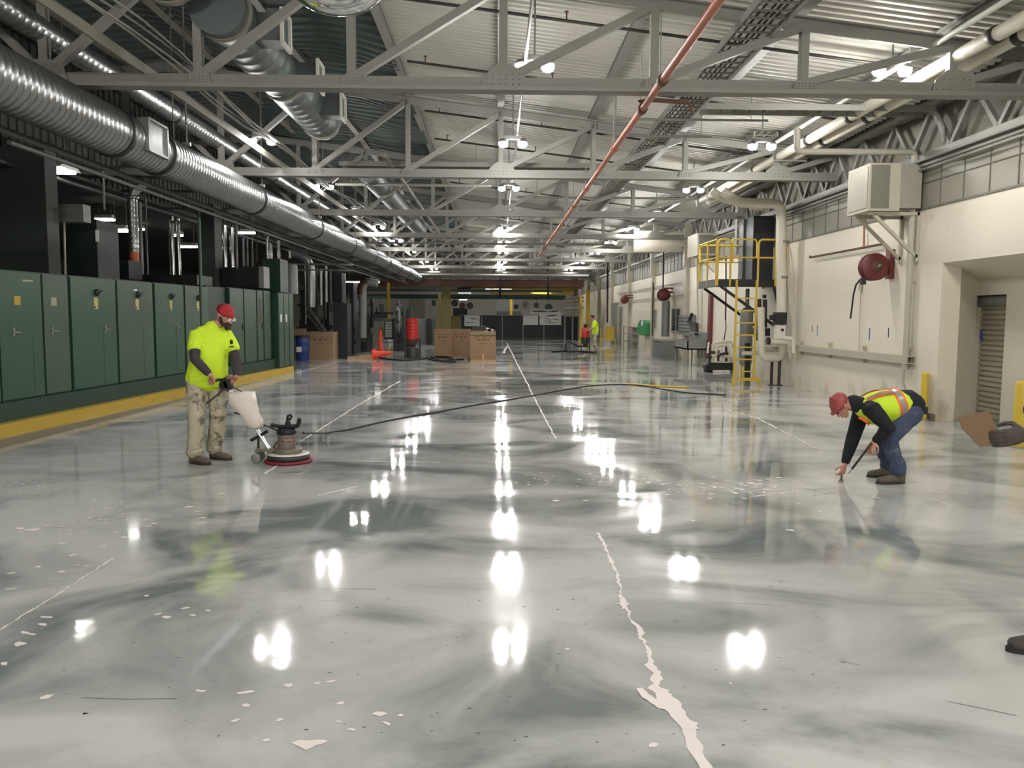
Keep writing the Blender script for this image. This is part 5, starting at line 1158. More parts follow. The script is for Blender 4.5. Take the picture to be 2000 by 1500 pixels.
# red drum on blaster pot
f = floor(806, 701); t = thing('vacuum_unit', f, 'industrial vacuum on a wheeled frame with a stacked red ribbed drum', 'vacuum')
def Z_(py): return atY(806, py, f.y).z
rr_ = 11.5*f.y/F
prof = []; z0, z1 = Z_(662), Z_(624)
for k in range(7): zz = z0+(z1-z0)*k/6; prof += [(rr_, zz), (rr_*1.03, zz+.01), (rr_, zz+.03)]
build(MB().lathe((0, 0, 0), prof+[(rr_*.9, z1+.04)], n=24), 'red_drum', 'red', t, True)
build(MB().lathe((0, 0, 0), [(.05, Z_(678)), (.09, Z_(676)), (rr_*.95, Z_(665)), (rr_*.95, z0)], n=20), 'cone_hopper', 'rust', t, True)
build(MB().lathe((0, 0, 0), [(rr_*1.05, .06), (rr_*1.05, Z_(682)), (rr_*.9, Z_(679))], n=20), 'canister', 'machine2', t, True)
for sx in (-1, 1):
    build(MB().tube([(sx*rr_*1.25, 0, .02), (sx*rr_*1.25, 0, Z_(668)), (sx*rr_*1.1, 0, Z_(660))], .025, 8), 'frame_post', 'dkpipe', t, True)
    build(MB().lathe((sx*rr_*1.35, -.05, .06), [(.02, -.02), (.06, -.02), (.06, .02), (.02, .02)], (1, 0, 0), 14), 'wheel', 'rubber', t, True)
build(MB().box((-rr_*1.3, -.2, .03), (rr_*1.3, .2, .06)), 'base_tray', 'dkpipe', t, True)
# hoses on the floor
def floorhose(pts, r, name, mm, label, cat='hose', z=None):
    P = [floor(x_, y_)+V(0, 0, r) for x_, y_ in pts]; out = []
    for i in range(len(P)-1):                     # Catmull-Rom
        p0, p1, p2, p3 = P[max(i-1, 0)], P[i], P[i+1], P[min(i+2, len(P)-1)]
        for k in range(6):
            u = k/6; out.append(.5*((2*p1)+(-p0+p2)*u+(2*p0-5*p1+4*p2-p3)*u*u+(-p0+3*p1-3*p2+p3)*u**3))
    out.append(P[-1])
    return tag(build(MB().tube(out, r, 8), name, mm), label, cat)
floorhose([(740, 700), (770, 704), (800, 705), (835, 701), (850, 706), (880, 704), (905, 703)], .03, 'vacuum_hose', 'rubber', 'black vacuum hose snaking on the floor in front of the middle cartons')
floorhose([(842, 698), (862, 706), (890, 708), (880, 700), (850, 698)], .03, 'vacuum_hose', 'rubber', 'loop of black hose at the foot of the left carton')
floorhose([(1078, 688), (1100, 687), (1125, 687), (1160, 690)], .035, 'vacuum_hose', 'rubber', 'dark hose lying left of the distant vacuum')
# cones
def cone(base, h, label, tilt=None):
    t = thing('traffic_cone', base, label, 'cone'); 
    build(MB().box((-.19, -.19, 0), (.19, .19, .03)), 'cone_base', 'orange', t, True)
    build(MB().lathe((0, 0, 0), [(.14, .03), (.13, .06), (.05, h-.06), (.04, h)], n=20), 'cone_body', 'orange', t, True)
    if tilt: t.rotation_euler = tilt; t.location.z += .19
    else: build(MB().lathe((0, 0, 0), [(.098, h*.38), (.084, h*.5)], n=20), 'dark_band', 'ink', t, True)
f = floor(741, 696); cone(f+V(0, .3, 0), 1.0, 'tall orange traffic cone standing left of the red drum')
f = floor(730, 703); cone(f, .68, 'orange traffic cone lying on its side on the floor', (0, math.pi/2*.93, -.2))
t = thing('pallet_boards', floor(712, 701), 'pale wooden board lying on the floor left of the fallen cone', 'board'); p = floor(712, 701)
build(MB().box((p.x-.6, p.y-.1, 0), (p.x+.25, p.y+.15, .08)).box((p.x-.2, p.y-.02, .08), (p.x+.3, p.y+.12, .12)), 'board', 'wood', t)
f = floor(745, 675); t = thing('yellow_barrier', f, 'folding yellow-green floor stand behind the upright cone', 'barrier')
build(MB().bar((f.x-.35, f.y-.2, 0), (f.x-.1, f.y, 1.0), .04, .06).bar((f.x+.35, f.y-.2, 0), (f.x+.15, f.y, 1.0), .04, .06), 'legs', 'olive', t); build(MB().box((f.x-.15, f.y-.02, .45), (f.x+.3, f.y+.02, 1.05)), 'panel', 'olive', t)
t = thing('plastic_bag', floor(767, 669), 'white crumpled plastic sheet on the floor by the tool bench', 'bag'); p = floor(767, 669)
mb = MB(); random.seed(9)
for k in range(8): mb.ball((p.x-.35+k*.1, p.y+random.uniform(-.1, .1), .08), (.13, .15, random.uniform(.06, .14)), 8, 6)
build(mb, 'bag_body', 'paper', t); build(MB().ball((p.x-.15, p.y-.15, .1), .05, 8, 6), 'dark_spot', 'black', t)
tag(build(MB().ball(floor(918, 703)+V(0, 0, .05), (.09, .1, .07), 8, 6), 'paper_scrap', 'card'), 'small pale scrap at the left corner of the strapped carton', 'scrap')
# distant vacuum with worker
f = floor(1143, 688); t = thing('vacuum_unit', f, 'distant red vacuum machine with a looping black hose beside the far worker', 'vacuum'); 
k_ = f.y/F
build(MB().lathe((0, 0, 0), [(8.0*k_, 29*k_), (8.2*k_, 31*k_), (7.6*k_, 46*k_), (6*k_, 48*k_)], n=20), 'red_body', 'red', t, True)
build(MB().lathe((0, 0, 0), [(3*k_, 48*k_), (4*k_, 50*k_), (4*k_, 54*k_), (1*k_, 56*k_)], n=14), 'motor_head', 'black', t, True)
build(MB().lathe((0, 0, 0), [(4*k_, 12*k_), (7*k_, 20*k_), (7.5*k_, 29*k_)], n=20), 'hopper', 'machine2', t, True)
for sx in (-8, 8): build(MB().bar((sx*k_, 0, 0), (sx*k_, 0, 30*k_), .04, .04), 'frame_post', 'dkpipe', t, True)
build(MB().box((-9*k_, -.2, .02), (11*k_, .2, .07)).box((-9*k_, -.03, 10*k_), (9*k_, .03, 12*k_)), 'base_frame', 'dkpipe', t, True)
Yh = f.y-.3
build(MB().tube([atY(x_, y_, Yh) for x_, y_ in ((1137, 676), (1128, 676), (1117, 670), (1110, 667), (1105, 672), (1104, 681), (1108, 687), (1120, 686), (1140, 686))], .04, 8), 'hose', 'rubber', t)

# ================================================================== POWER CORD
def cordline():
    pts = [V(*atY(592, 846, 8.75)), V(*atY(608, 846, 9.3)), V(*atY(625, 846, 10.0))]
    pts += [floor(x_, y_)+V(0, 0, .012) for x_, y_ in ((645, 846), (680, 841), (740, 827), (800, 815), (860, 805), (930, 792), (1000, 781), (1060, 770), (1110, 761), (1150, 755), (1200, 752), (1250, 754), (1300, 762), (1350, 769), (1400, 771), (1418, 773))]
    out = []
    for i in range(len(pts)-1):
        p0, p1, p2, p3 = pts[max(i-1, 0)], pts[i], pts[i+1], pts[min(i+2, len(pts)-1)]
        for k in range(6):
            u = k/6; out.append(.5*((2*p1)+(-p0+p2)*u+(2*p0-5*p1+4*p2-p3)*u*u+(-p0+3*p1-3*p2+p3)*u**3))
    return MB().tube(out, .0135, 8)
tag(build(cordline(), 'power_cord', 'rubber'), 'long black power cord stretching from the floor machine across the shiny floor', 'cord')
floorhose([(1225, 752), (1275, 755), (1310, 757), (1345, 758)], .02, 'yellow_plug_cord', 'yellow', 'short yellow cord end lying on the floor right of centre', 'cord')

# ================================================================== FLOOR MACHINE
MY = 8.62
def lp(px, py, Y=MY): return atY(px, py, Y)
mc = floor(562, 903); mc = V(mc.x, MY, 0)
t = thing('floor_machine', mc, 'grey single-disc floor polisher with red pad and white tank, held by the standing man', 'floor machine')
build(MB().lathe((0, 0, 0), [(.24, .002), (.256, .008), (.256, .026), (.24, .032)], n=48), 'scrubbing_pad', 'padred', t, True)
build(MB().lathe((0, 0, 0), [(.2, .03), (.222, .036), (.226, .07), (.215, .085), (.18, .1), (.1, .104)], n=48), 'brush_cover', 'machine2', t, True)
build(MB().lathe((0, 0, 0), [(.19, .088), (.222, .088), (.222, .096), (.19, .102)], n=48), 'bumper_ring', 'white_metal', t, True)
mb = MB().lathe((0, 0, 0), [(.145, .10), (.152, .105), (.152, .145), (.14, .155), (.1, .158)], n=40)
mb.box((-.33, -.075, .12), (-.05, .075, .15)); mb.box((-.35, -.05, .11), (-.25, .05, .135)); build(mb, 'deck_plate', 'brushgrey', t, True)
build(MB().lathe((-.015, 0, 0), [(.098, .155), (.098, .33), (.094, .345)], n=32), 'motor_housing', 'brushgrey', t, True)
build(MB().lathe((-.015, 0, 0), [(.1, .305), (.106, .31), (.106, .345), (.09, .365), (.03, .372)], n=32), 'motor_cap', 'black', t, True)
# badge on the motor: dark plate with red lettering blocks
bd = MB()
for k in range(9):
    a0 = math.radians(-100+k*9); a1 = math.radians(-100+(k+1)*9)
    bd._add([(-.015+.1005*math.cos(a), .1005*math.sin(a), z) for a, z in ((a0, .235), (a1, .235), (a1, .275), (a0, .275))], [(0, 1, 2, 3)])
bg = build(bd, 'badge', 'maroon', t, True)
lt = MB()
for k, segs in enumerate(['C', 'L', 'A', 'R', 'K', 'E'][:0] or range(6)):
    a0 = math.radians(-94+k*12); a1 = math.radians(-94+k*12+7)
    for z0, z1 in ((.243, .267), ):
        for q in ((a0, a0+.02), (a1-.02, a1)):
            lt._add([(-.015+.1012*math.cos(a), .1012*math.sin(a), z) for a, z in ((q[0], z0), (q[1], z0), (q[1], z1), (q[0], z1))], [(0, 1, 2, 3)])
    zc_ = (.265, .245, .255)[k % 3]
    lt._add([(-.015+.1012*math.cos(a), .1012*math.sin(a), z) for a, z in ((a0, zc_-.003), (a1, zc_-.003), (a1, zc_+.003), (a0, zc_+.003))], [(0, 1, 2, 3)])
tag(build(lt, 'worn_lettering', 'paper', bg, True), kind='stuff')
kn = MB().tube([(-.16, 0, .40), (-.08, 0, .385), (.03, 0, .385), (.10, 0, .39), (.12, 0, .43), (.125, 0, .455)], [.018, .022, .026, .024, .024, .022], 12)
kn.ball((-.165, 0, .40), .026, 12, 8).ball((.125, 0, .46), .024, 12, 8)
build(kn, 'weight_bar', 'black', t, True)
build(MB().tube([(.0, 0, .385), (-.005, 0, .46), (-.0, 0, .50), (.03, 0, .515), (.045, 0, .50), (.03, 0, .475), (.01, 0, .455)], .014, 10).cyl((0, 0, .39), (0, 0, .44), .03, 12), 'lift_hook', 'black', t, True)
# wheels, yoke, braces
for sy in (-.09, .09):
    build(MB().lathe((-.325, sy, .052), [(.012, -.02), (.035, -.016), (.05, -.014), (.052, -.008), (.052, .008), (.05, .014), (.035, .016), (.012, .02)], (0, 1, 0), 24), 'wheel', 'grey_metal', t, True)
build(MB().cyl((-.325, -.1, .052), (-.325, .1, .052), .012, 10), 'axle', 'dkpipe', t, True)
h0 = V(-.20, 0, .13); h1 = V((440-562)/181.0*1.0, 0, .93)
def off(px, py): q = lp(px, py); return V(q.x-mc.x, 0, q.z)
hA_ = off(529, 882); hB_ = off(443, 745)
for sy in (-.03, .03): build(MB().cyl(hA_+V(0, sy, 0), hB_+V(0, sy, 0), .012, 10), 'handle_tube', 'chrome', t, True)
build(MB().tube([off(492, 859), off(507, 851), off(521, 843)], .017, 10).ball(off(492, 859), .021, 10, 6).ball(off(521, 843), .021, 10, 6), 'foot_pedal', 'black', t, True)
build(MB().bar(off(505, 853), off(504, 884), .022, .022), 'wheel_strut', 'dkpipe', t, True)
build(MB().bar(off(529, 884), off(541, 862), .014, .014), 'brace', 'dkpipe', t, True)
build(MB().cyl(off(530, 880)+V(0, -.05, 0), off(530, 880)+V(0, .05, 0), .03, 12), 'hinge', 'brushgrey', t, True)
# white tank hung on the handle
TP = [off(449, 765), off(496, 765), off(500, 785), off(505, 810), off(513, 822), off(513, 833), off(500, 837), off(488, 832), off(472, 806), off(450, 784)]
bm_ = MB()
n = len(TP); lay = []
for yy, sc2 in ((-.085, .86), (-.075, .95), (-.05, 1), (.05, 1), (.075, .95), (.085, .86)):
    cx_ = sum((p.x for p in TP))/n; cz_ = sum((p.z for p in TP))/n
    lay.append([V(cx_+(p.x-cx_)*sc2, yy-.02, cz_+(p.z-cz_)*sc2) for p in TP])
vs_ = [p for L_ in lay for p in L_]
fs = [tuple(range(n))[::-1], tuple(range((len(lay)-1)*n, len(lay)*n))]+[(k*n+i, k*n+(i+1)%n, (k+1)*n+(i+1)%n, (k+1)*n+i) for k in range(len(lay)-1) for i in range(n)]
bm_._add(vs_, fs, True)
build(bm_, 'solution_tank', 'tank', t, True)
build(MB().cyl(off(452, 765)+V(0, -.02, 0), off(452, 761)+V(0, -.02, 0), .03, 14), 'tank_cap', 'tank', t, True)
# control head
ch = build(MB().box(off(441, 757)+V(-.05, -.06, 0), off(441, 757)+V(.06, .06, .09)).bar(off(436, 748)+V(0, 0, 0), off(452, 762), .06, .09), 'control_head', 'black', t, True)
G1, G2 = V(-.075, -.17, 0), V(-.075, .17, 0)
gz = off(438, 744)
build(MB().tube([gz+V(-.06, -.16, .01), gz+V(-.03, -.10, .02), gz+V(0, 0, .02), gz+V(.03, .10, .02), gz+V(.03, .17, .01)], .015, 10), 'grip_bar', 'black', ch, True)
build(MB().bar(gz+V(.02, -.05, 0), gz+V(.05, -.05, -.10), .02, .03).ball(gz+V(.04, .0, .03), .03, 10, 6), 'trigger', 'machine2', ch, True)
build(MB().tube([off(440, 758)+V(0, -.07, 0), off(432, 768)+V(0, -.08, 0), off(410, 787)+V(0, -.12, 0)], .009, 8), 'switch_lever', 'dkpipe', ch, True)
build(MB().tube([off(448, 752), off(470, 764), off(478, 768)], .006, 6).tube([off(440, 812)+V(0, .3, 0), off(455, 815)+V(0, .25, 0), off(475, 822)+V(0, .2, 0), off(497, 828)+V(0, .1, 0), off(520, 834)+V(0, .05, 0), off(545, 842)], .008, 8), 'machine_cord', 'rubber', t, True)

# ================================================================== PEOPLE
def organic(name, mb, m, parent, voxel=.012, smooth=4, local=True):
    """fuse overlapping lofts into one continuous surface"""
    o = build(mb, name, m, parent, local)
    r = o.modifiers.new('r', 'REMESH'); r.mode = 'VOXEL'; r.voxel_size = voxel; r.use_smooth_shade = True
    if smooth:
        s_ = o.modifiers.new('s', 'SMOOTH'); s_.iterations = smooth; s_.factor = .5
    dg = bpy.context.evaluated_depsgraph_get(); dg.update()
    me = bpy.data.meshes.new_from_object(o.evaluated_get(dg)); o.modifiers.clear(); old = o.data; o.data = me; bpy.data.meshes.remove(old)
    for p in me.polygons: p.use_smooth = True
    if not me.materials: me.materials.append(M[m] if isinstance(m, str) else m)
    return o
def hand(mb, wrist, d, side, curl=1.0, size=1.0, thumb=1):
    """palm and five fingers; d = direction of the fingers, side = towards the index finger, palm faces d x side"""
    d = d.normalized(); side = (side-d*side.dot(d)).normalized(); pn = d.cross(side).normalized()*thumb
    S = size; palm_end = wrist+d*.095*S
    mb.loft([wrist, wrist+d*.045*S, palm_end], [(.028*S, .019*S), (.040*S, .016*S), (.042*S, .014*S)], side)
    for k, (o_, L1, L2, L3) in enumerate([(.031, .042, .026, .02), (.0105, .046, .030, .022), (-.0105, .043, .028, .021), (-.031, .034, .022, .018)]):
        b0 = palm_end+side*o_*S-d*.008; c = curl*(1+.08*k); ang = [.45*c, 1.15*c, 1.75*c]; p = b0; pts = [p]
        for L_, a in zip((L1, L2, L3), ang):
            p = p+(d*math.cos(a)+pn*math.sin(a))*L_*S; pts.append(p)
        mb.loft(pts, [.0105*S, .0098*S, .0088*S, .0075*S], side, 8)
    t0 = wrist+d*.025*S+side*.026*S; t1 = t0+(side*.75+d*.5+pn*.35).normalized()*.042*S; t2 = t1+(d*.85+pn*.55*curl+side*.05).normalized()*.034*S; t3 = t2+(d*.6+pn*.8*curl-side*.2).normalized()*.024*S
    mb.loft([t0, t1, t2, t3], [.015*S, .0125*S, .011*S, .009*S], pn, 8)
def boot(parent, heel, toe, h=.12, wd=.052, name='boot', mat='boot'):
    heel, toe = Vector(heel), Vector(toe); d = (toe-heel).normalized(); L_ = (toe-heel).length; s_ = d.cross(V(0, 0, 1)).normalized(); up = V(0, 0, 1)
    mb = MB(); z = .035
    mb.loft([heel+d*.03+up*z, heel+d*.10+up*(z+.012), heel+d*L_*.62+up*(z+.006), heel+d*(L_-.035)+up*z], [(wd*.72, .038), (wd*.74, .045), (wd*.98, .040), (wd*.78, .032)], s_)
    mb.loft([heel+d*.055+up*.04, heel+d*.055+up*(h*.7), heel+d*.05+up*(h+.05)], [(.042, .052), (.043, .055), (.046, .055)], s_)
    mb.loft([heel+d*.08+up*.085, heel+d*L_*.5+up*.062], [(.04, .03), (.042, .026)], s_)
    o = organic(name, mb, mat, parent, .009, 4)
    sm_ = MB(); n = 20; poly = []
    for k in range(n):
        a = 2*math.pi*k/n; x = math.cos(a); u = L_/2*(1+x)-0*(x); wv = math.sin(a)*(wd*(1.0 if x > 0 else .82))
        poly.append(heel+d*(u*1.0)+s_*wv+up*.001)
    sm_.prism(poly, (0, 0, .022)); build(sm_, 'sole', 'sole', o, True)
    return o
def head(mb, c, fwd, up, S=1.0):
    """skull, jaw, nose, ears, brow; c = centre of the head"""
    f = fwd.normalized(); u = (up-f*up.dot(f)).normalized(); r = f.cross(u).normalized()
    mb.loft([c-f*.05*S+u*.03, c+u*.035*S+f*.01, c+f*.055*S+u*.03*S], [(.066*S, .078*S), (.077*S, .088*S), (.062*S, .072*S)], r)
    mb.loft([c+u*.03*S+f*.03*S, c-u*.04*S+f*.05*S, c-u*.085*S+f*.062*S], [(.062*S, .055*S), (.052*S, .045*S), (.034*S, .030*S)], r)
    mb.loft([c+f*.095*S+u*.012*S, c+f*.112*S-u*.028*S], [(.009, .008), (.017, .013)], r, 8)          # nose
    mb.loft([c+f*.088*S+u*.03*S-r*.03, c+f*.092*S+u*.03*S, c+f*.088*S+u*.03*S+r*.03], [.011, .012, .011], u, 8)   # brow
    mb.loft([c+f*.095*S-u*.058*S-r*.018, c+f*.1*S-u*.058*S, c+f*.095*S-u*.058*S+r*.018], [.007, .009, .007], u, 8)  # lips
    for s_ in (-1, 1): mb.loft([c+r*s_*.078*S-f*.005+u*.02*S, c+r*s_*.08*S-f*.0-u*.022*S], [(.010, .016), (.007, .011)], r, 8)
    return f, u, r

# ---------- person 1: standing man, fluorescent shirt
pc = floor(408, 901); S1 = pc.y
root = thing('person', pc, 'standing person in fluorescent yellow t-shirt, stained trousers and red head wrap holding the polisher', 'person', rz=math.radians(-146))
ROT = Matrix.Rotation(math.radians(-146), 3, 'Z').transposed()
def l1(px, py, dY=0):                           # photo pixel on the plane of this person -> his own frame
    q = atY(px, py, pc.y+dY); return ROT @ (q-pc)
b = MB()
sho_R, sho_L = V(.175, .0, 1.395), V(-.175, .02, 1.395)
Lv = ROT @ V(.065, -.02, 0)
sho_R = V(.165, 0, 1.395)+Lv; sho_L = V(-.165, .02, 1.395)+Lv
neck = V(0, .02, 1.47)+Lv; hc = V(-.0, .125, 1.60)
hcp = l1(438, 618, -.03); hc = V(hcp.x, hcp.y, hcp.z)
el_R = l1(381, 702, -.28); wr_R = l1(411, 733, -.30); el_L = l1(462, 704, -.02); wr_L = l1(461, 736, -.12)
hipR, hipL = V(.11, 0, .92), V(-.11, .0, .92)
an_R = l1(381, 880, -.12); an_L = l1(420, 872, .14); an_R.z = .09; an_L.z = .09
kn_R = (hipR+an_R)/2+V(0, .05, .0); kn_L = (hipL+an_L)/2+V(0, .06, 0)
def limb(mb, p, r, side=None, n=12): mb.loft(p, r, side, n)
limb(b, [V(0, 0, .88), V(0, .02, 1.1), V(0, .02, 1.3)+Lv, V(0, .01, 1.42)+Lv], [(.15, .11), (.15, .12), (.15, .11), (.11, .07)], (1, 0, 0))
limb(b, [V(0, .0, 1.40)+Lv, neck, hc-V(0, .0, .06)], [.062, .056, .052], (1, 0, 0))
for sh, el, wr in ((sho_R, el_R, wr_R), (sho_L, el_L, wr_L)):
    limb(b, [sh, sh*.8+el*.2, (sh+el)/2, el, (el+wr)/2, wr], [.05, .05, .042, .036, .034, .026])
for hp_, kn_, an in ((hipR, kn_R, an_R), (hipL, kn_L, an_L)): limb(b, [hp_, (hp_+kn_)/2, kn_, (kn_+an)/2, an, an-V(0, 0, .03)], [.08, .07, .05, .048, .036, .036])
hf = (ROT @ V(.80, -.42, -.42)).normalized()
f_, u_, r_ = head(b, hc, hf, V(0, 0, 1))
g0 = ROT @ (gz+mc+V(-.05, -.13, .015)-pc); g1 = ROT @ (gz+mc+V(.035, .12, .015)-pc)
hand(b, wr_R, (g0-wr_R), ROT @ V(.2, -.9, .2), 1.1, 1.0, 1); hand(b, wr_L, (g1-wr_L)+V(0, 0, .0), ROT @ V(-.6, -.4, .5), 1.15, 1.0, -1)
organic('body', b, 'skin', root, .0075, 3)
# trousers
b = MB()
limb(b, [V(0, 0, .84), V(0, .01, .95), V(0, .01, 1.04)], [(.17, .125), (.185, .14), (.18, .14)], (1, 0, 0))
for hp_, kn_, an in ((hipR, kn_R, an_R), (hipL, kn_L, an_L)):
    limb(b, [hp_+V(0, 0, -.02), hp_*.6+kn_*.4, kn_, kn_*.5+an*.5, an+V(0, 0, .10), an+V(0, -.01, .02)], [(.105, .11), (.10, .105), (.085, .09), (.083, .088), (.085, .09), (.088, .095)])
    for k in range(3): limb(b, [an+V(-.05, .075, .05+.05*k), an+V(.03, .08, .035+.05*k)], [.012, .012], None, 6)
organic('trousers', b, 'paintpants', root, .011, 2)
# shirt
b = MB()
limb(b, [V(0, 0, .88), V(0, .02, .93), V(0, .035, 1.06)+Lv*.3, V(0, .04, 1.18)+Lv*.6, V(0, .025, 1.32)+Lv, V(0, .01, 1.42)+Lv], [(.222, .165), (.222, .168), (.205, .165), (.192, .155), (.178, .135), (.12, .09)], (1, 0, 0))
limb(b, [V(0, .02, 1.40)+Lv, V(0, .045, 1.475)+Lv*1.1], [(.115, .085), (.076, .070)], (1, 0, 0))
limb(b, [V(-.12, .01, 1.42)+Lv, V(0, .03, 1.45)+Lv, V(.12, .01, 1.42)+Lv], [(.06, .04), (.07, .05), (.06, .04)], (0, 1, 0))
for sh, el in ((sho_R, el_R), (sho_L, el_L)):
    limb(b, [V(sh.x*.5+Lv.x*.5, sh.y, 1.395), sh+V(0, 0, -.015), sh*.66+el*.34, sh*.42+el*.58], [.055, .060, .072, .080])
sh_ = organic('shirt', b, 'hiviz', root, .011, 3)
lg = l1(452, 668, -.16); e = MB(); e.ball(lg, (.018, .018, .026), 10, 6); e.cbox(lg+V(0, 0, -.045), (.045, .03, .008)); e.cbox(lg+V(0, 0, -.058), (.035, .03, .006)); build(e, 'chest_emblem', 'navy', sh_, True)
b = MB()
for sh, el, wr in ((sho_R, el_R, wr_R), (sho_L, el_L, wr_L)):
    limb(b, [sh*.55+el*.45, sh*.25+el*.75, el, el*.5+wr*.5, wr*.88+el*.12], [.056, .056, .052, .048, .038])
sl_ = organic('undershirt_sleeves', b, 'dkcloth', root, .009, 3)
boot(root, an_R+(ROT @ V(-.07, .02, -.09)), an_R+(ROT @ V(.20, -.10, -.09)))
boot(root, an_L+(ROT @ V(-.07, .02, -.09)), an_L+(ROT @ V(.21, -.08, -.09)))
# head wrap, beard, glasses, eyes
b = MB(); b.loft([hc-f_*.058+u_*.055, hc-f_*.0+u_*.075, hc+f_*.055+u_*.072], [(.07, .068), (.083, .070), (.064, .045)], r_); b.loft([hc+u_*.045+f_*.005, hc+u_*.058+f_*.006], [(.086, .106), (.085, .104)], r_, 20)
organic('head_wrap', b, 'redcap', root, .009, 3)
b = MB(); b.loft([hc-u_*.05+f_*.07, hc-u_*.085+f_*.088, hc-u_*.108+f_*.082], [(.05, .036), (.044, .034), (.026, .022)], r_)
for s_ in (-1, 1): b.loft([hc+r_*s_*.068+f_*.015+u_*.01, hc+r_*s_*.06+f_*.03-u_*.04, hc+r_*s_*.042+f_*.062-u_*.072], [.017, .021, .022], None, 8)
b.loft([hc+f_*.108-u_*.043-r_*.028, hc+f_*.112-u_*.042, hc+f_*.108-u_*.043+r_*.028], [.007, .008, .007], u_, 8)
organic('beard', b, 'beard', root, .007, 2)
b = MB()
for s_ in (-1, 1):
    b.ball(hc+f_*.094+r_*s_*.032+u_*.012, .011, 10, 6)
build(b, 'eyes', 'beard', root, True)
b = MB()
for s_ in (-1, 1):
    c_ = hc+f_*.112+r_*s_*.034+u_*.010; b.prism([c_+r_*.026*math.cos(a)+u_*.017*math.sin(a) for a in [k*math.pi/5 for k in range(10)]], f_*.003)
    b.bar(hc+r_*s_*.062+f_*.106+u_*.014, hc+r_*s_*.08+u_*.018, .004, .008)
b.bar(hc+f_*.114-r_*.01+u_*.012, hc+f_*.114+r_*.01+u_*.012, .004, .005); build(b, 'safety_glasses', 'lens', root, True)

# ---------- person 2: bending man with vest
YB2 = 7.72
pc2 = V(atY(1735, 900, YB2).x, YB2, 0)
root = thing('person', pc2, 'bending person in lime safety vest, dark sweater and jeans scraping the floor', 'person')
def q2(px, py, dy=0): p = atY(px, py, YB2+dy); return p-pc2
b = MB()
near, far_ = -.17, .17                          # his left side faces the camera
hip = q2(1772, 800); sh = q2(1695, 797); nk = q2(1672, 790); hc = q2(1645, 792)
hipn, hipf = hip+V(0, -.10, 0), hip+V(-.03, .10, -.02)
shn, shf = q2(1704, 800, near), q2(1682, 806, far_)
eln, wrn = q2(1737, 838, -.27), q2(1708, 862, -.20); elf, wrf = q2(1664, 862, .14), q2(1650, 906, .06)
knn, ann = q2(1738, 858, -.14), q2(1752, 935, -.16); knf, anf = q2(1722, 862, .10), q2(1733, 925, .16)
ann.z = .09; anf.z = .09
limb(b, [hip, (hip+sh)/2+V(0, 0, .03), sh, nk], [(.14, .10), (.15, .11), (.15, .10), (.06, .06)], (0, 1, 0))
limb(b, [sh, nk, hc+V(.02, 0, 0)], [.06, .056, .054])
for s0_, e0_, w0_ in ((shn, eln, wrn), (shf, elf, wrf)): limb(b, [s0_, (s0_+e0_)/2, e0_, (e0_+w0_)/2, w0_], [.05, .042, .037, .034, .027])
for h_, k_2, a_2 in ((hipn, knn, ann), (hipf, knf, anf)): limb(b, [h_, (h_+k_2)/2, k_2, (k_2+a_2)/2, a_2], [.08, .072, .052, .048, .036])
f_, u_, r_ = head(b, hc, V(-.50, -.05, -.86), V(-.86, 0, .50))
hn = q2(1697, 880, -.22); hand(b, wrn, hn-wrn, V(-.2, -.2, -.4), 1.35, 1.0, -1)
hfp = q2(1644, 930, .05); hand(b, wrf, hfp-wrf, V(-.8, -.4, 0), 1.15, .95, 1)
organic('body', b, 'skin', root, .0075, 3)
b = MB()   # jeans
limb(b, [hip+V(.05, 0, -.01), hip+V(-.02, 0, -.06)], [(.155, .12), (.165, .13)], (0, 1, 0))
for h_, k_2, a_2 in ((hipn, knn, ann), (hipf, knf, anf)):
    limb(b, [h_, h_*.6+k_2*.4, k_2, k_2*.5+a_2*.5, a_2+V(0, 0, .10), a_2+V(.0, 0, .02)], [(.105, .112), (.096, .10), (.078, .085), (.072, .078), (.074, .078), (.078, .082)])
    for z_ in (.16, .22, .30, .62): limb(b, [a_2*(1-z_)+k_2*z_+V(-.06, -.03, 0), a_2*(1-z_)+k_2*z_+V(-.01, -.075, .015), a_2*(1-z_)+k_2*z_+V(.06, -.04, .0)], [.012, .014, .010], None, 6)
organic('jeans', b, 'jeans', root, .011, 2)
b = MB()   # sweater
limb(b, [hip+V(.07, 0, .035), hip+V(.02, 0, .05), hip+V(-.10, 0, .05), (hip+sh)/2+V(0, 0, .01), sh, nk+V(.015, 0, 0)], [(.15, .12), (.178, .148), (.178, .145), (.17, .135), (.165, .12), (.07, .075)], (0, 1, 0))
for s0_, e0_, w0_ in ((shn, eln, wrn), (shf, elf, wrf)): limb(b, [sh*.4+s0_*.6, s0_, (s0_+e0_)/2, e0_, (e0_+w0_)/2, w0_*.92+e0_*.08], [.085, .085, .075, .066, .055, .042])
limb(b, [sh+V(-.03, 0, 0), nk+V(-.02, 0, .015), nk+V(-.05, 0, .02)], [.08, .082, .078])
organic('sweater', b, 'navycloth', root, .010, 2)
b = MB()   # vest
vb = [q2(1768, 784), q2(1757, 788), q2(1730, 795), q2(1702, 798), q2(1684, 795)]
limb(b, [vb[0], vb[1]+V(0, 0, .0), vb[2], vb[3], vb[4]], [(.165, .105), (.188, .15), (.192, .172), (.188, .160), (.12, .105)], (0, 1, 0), 20)
vest = organic('safety_vest', b, 'hiviz2', root, .010, 3)
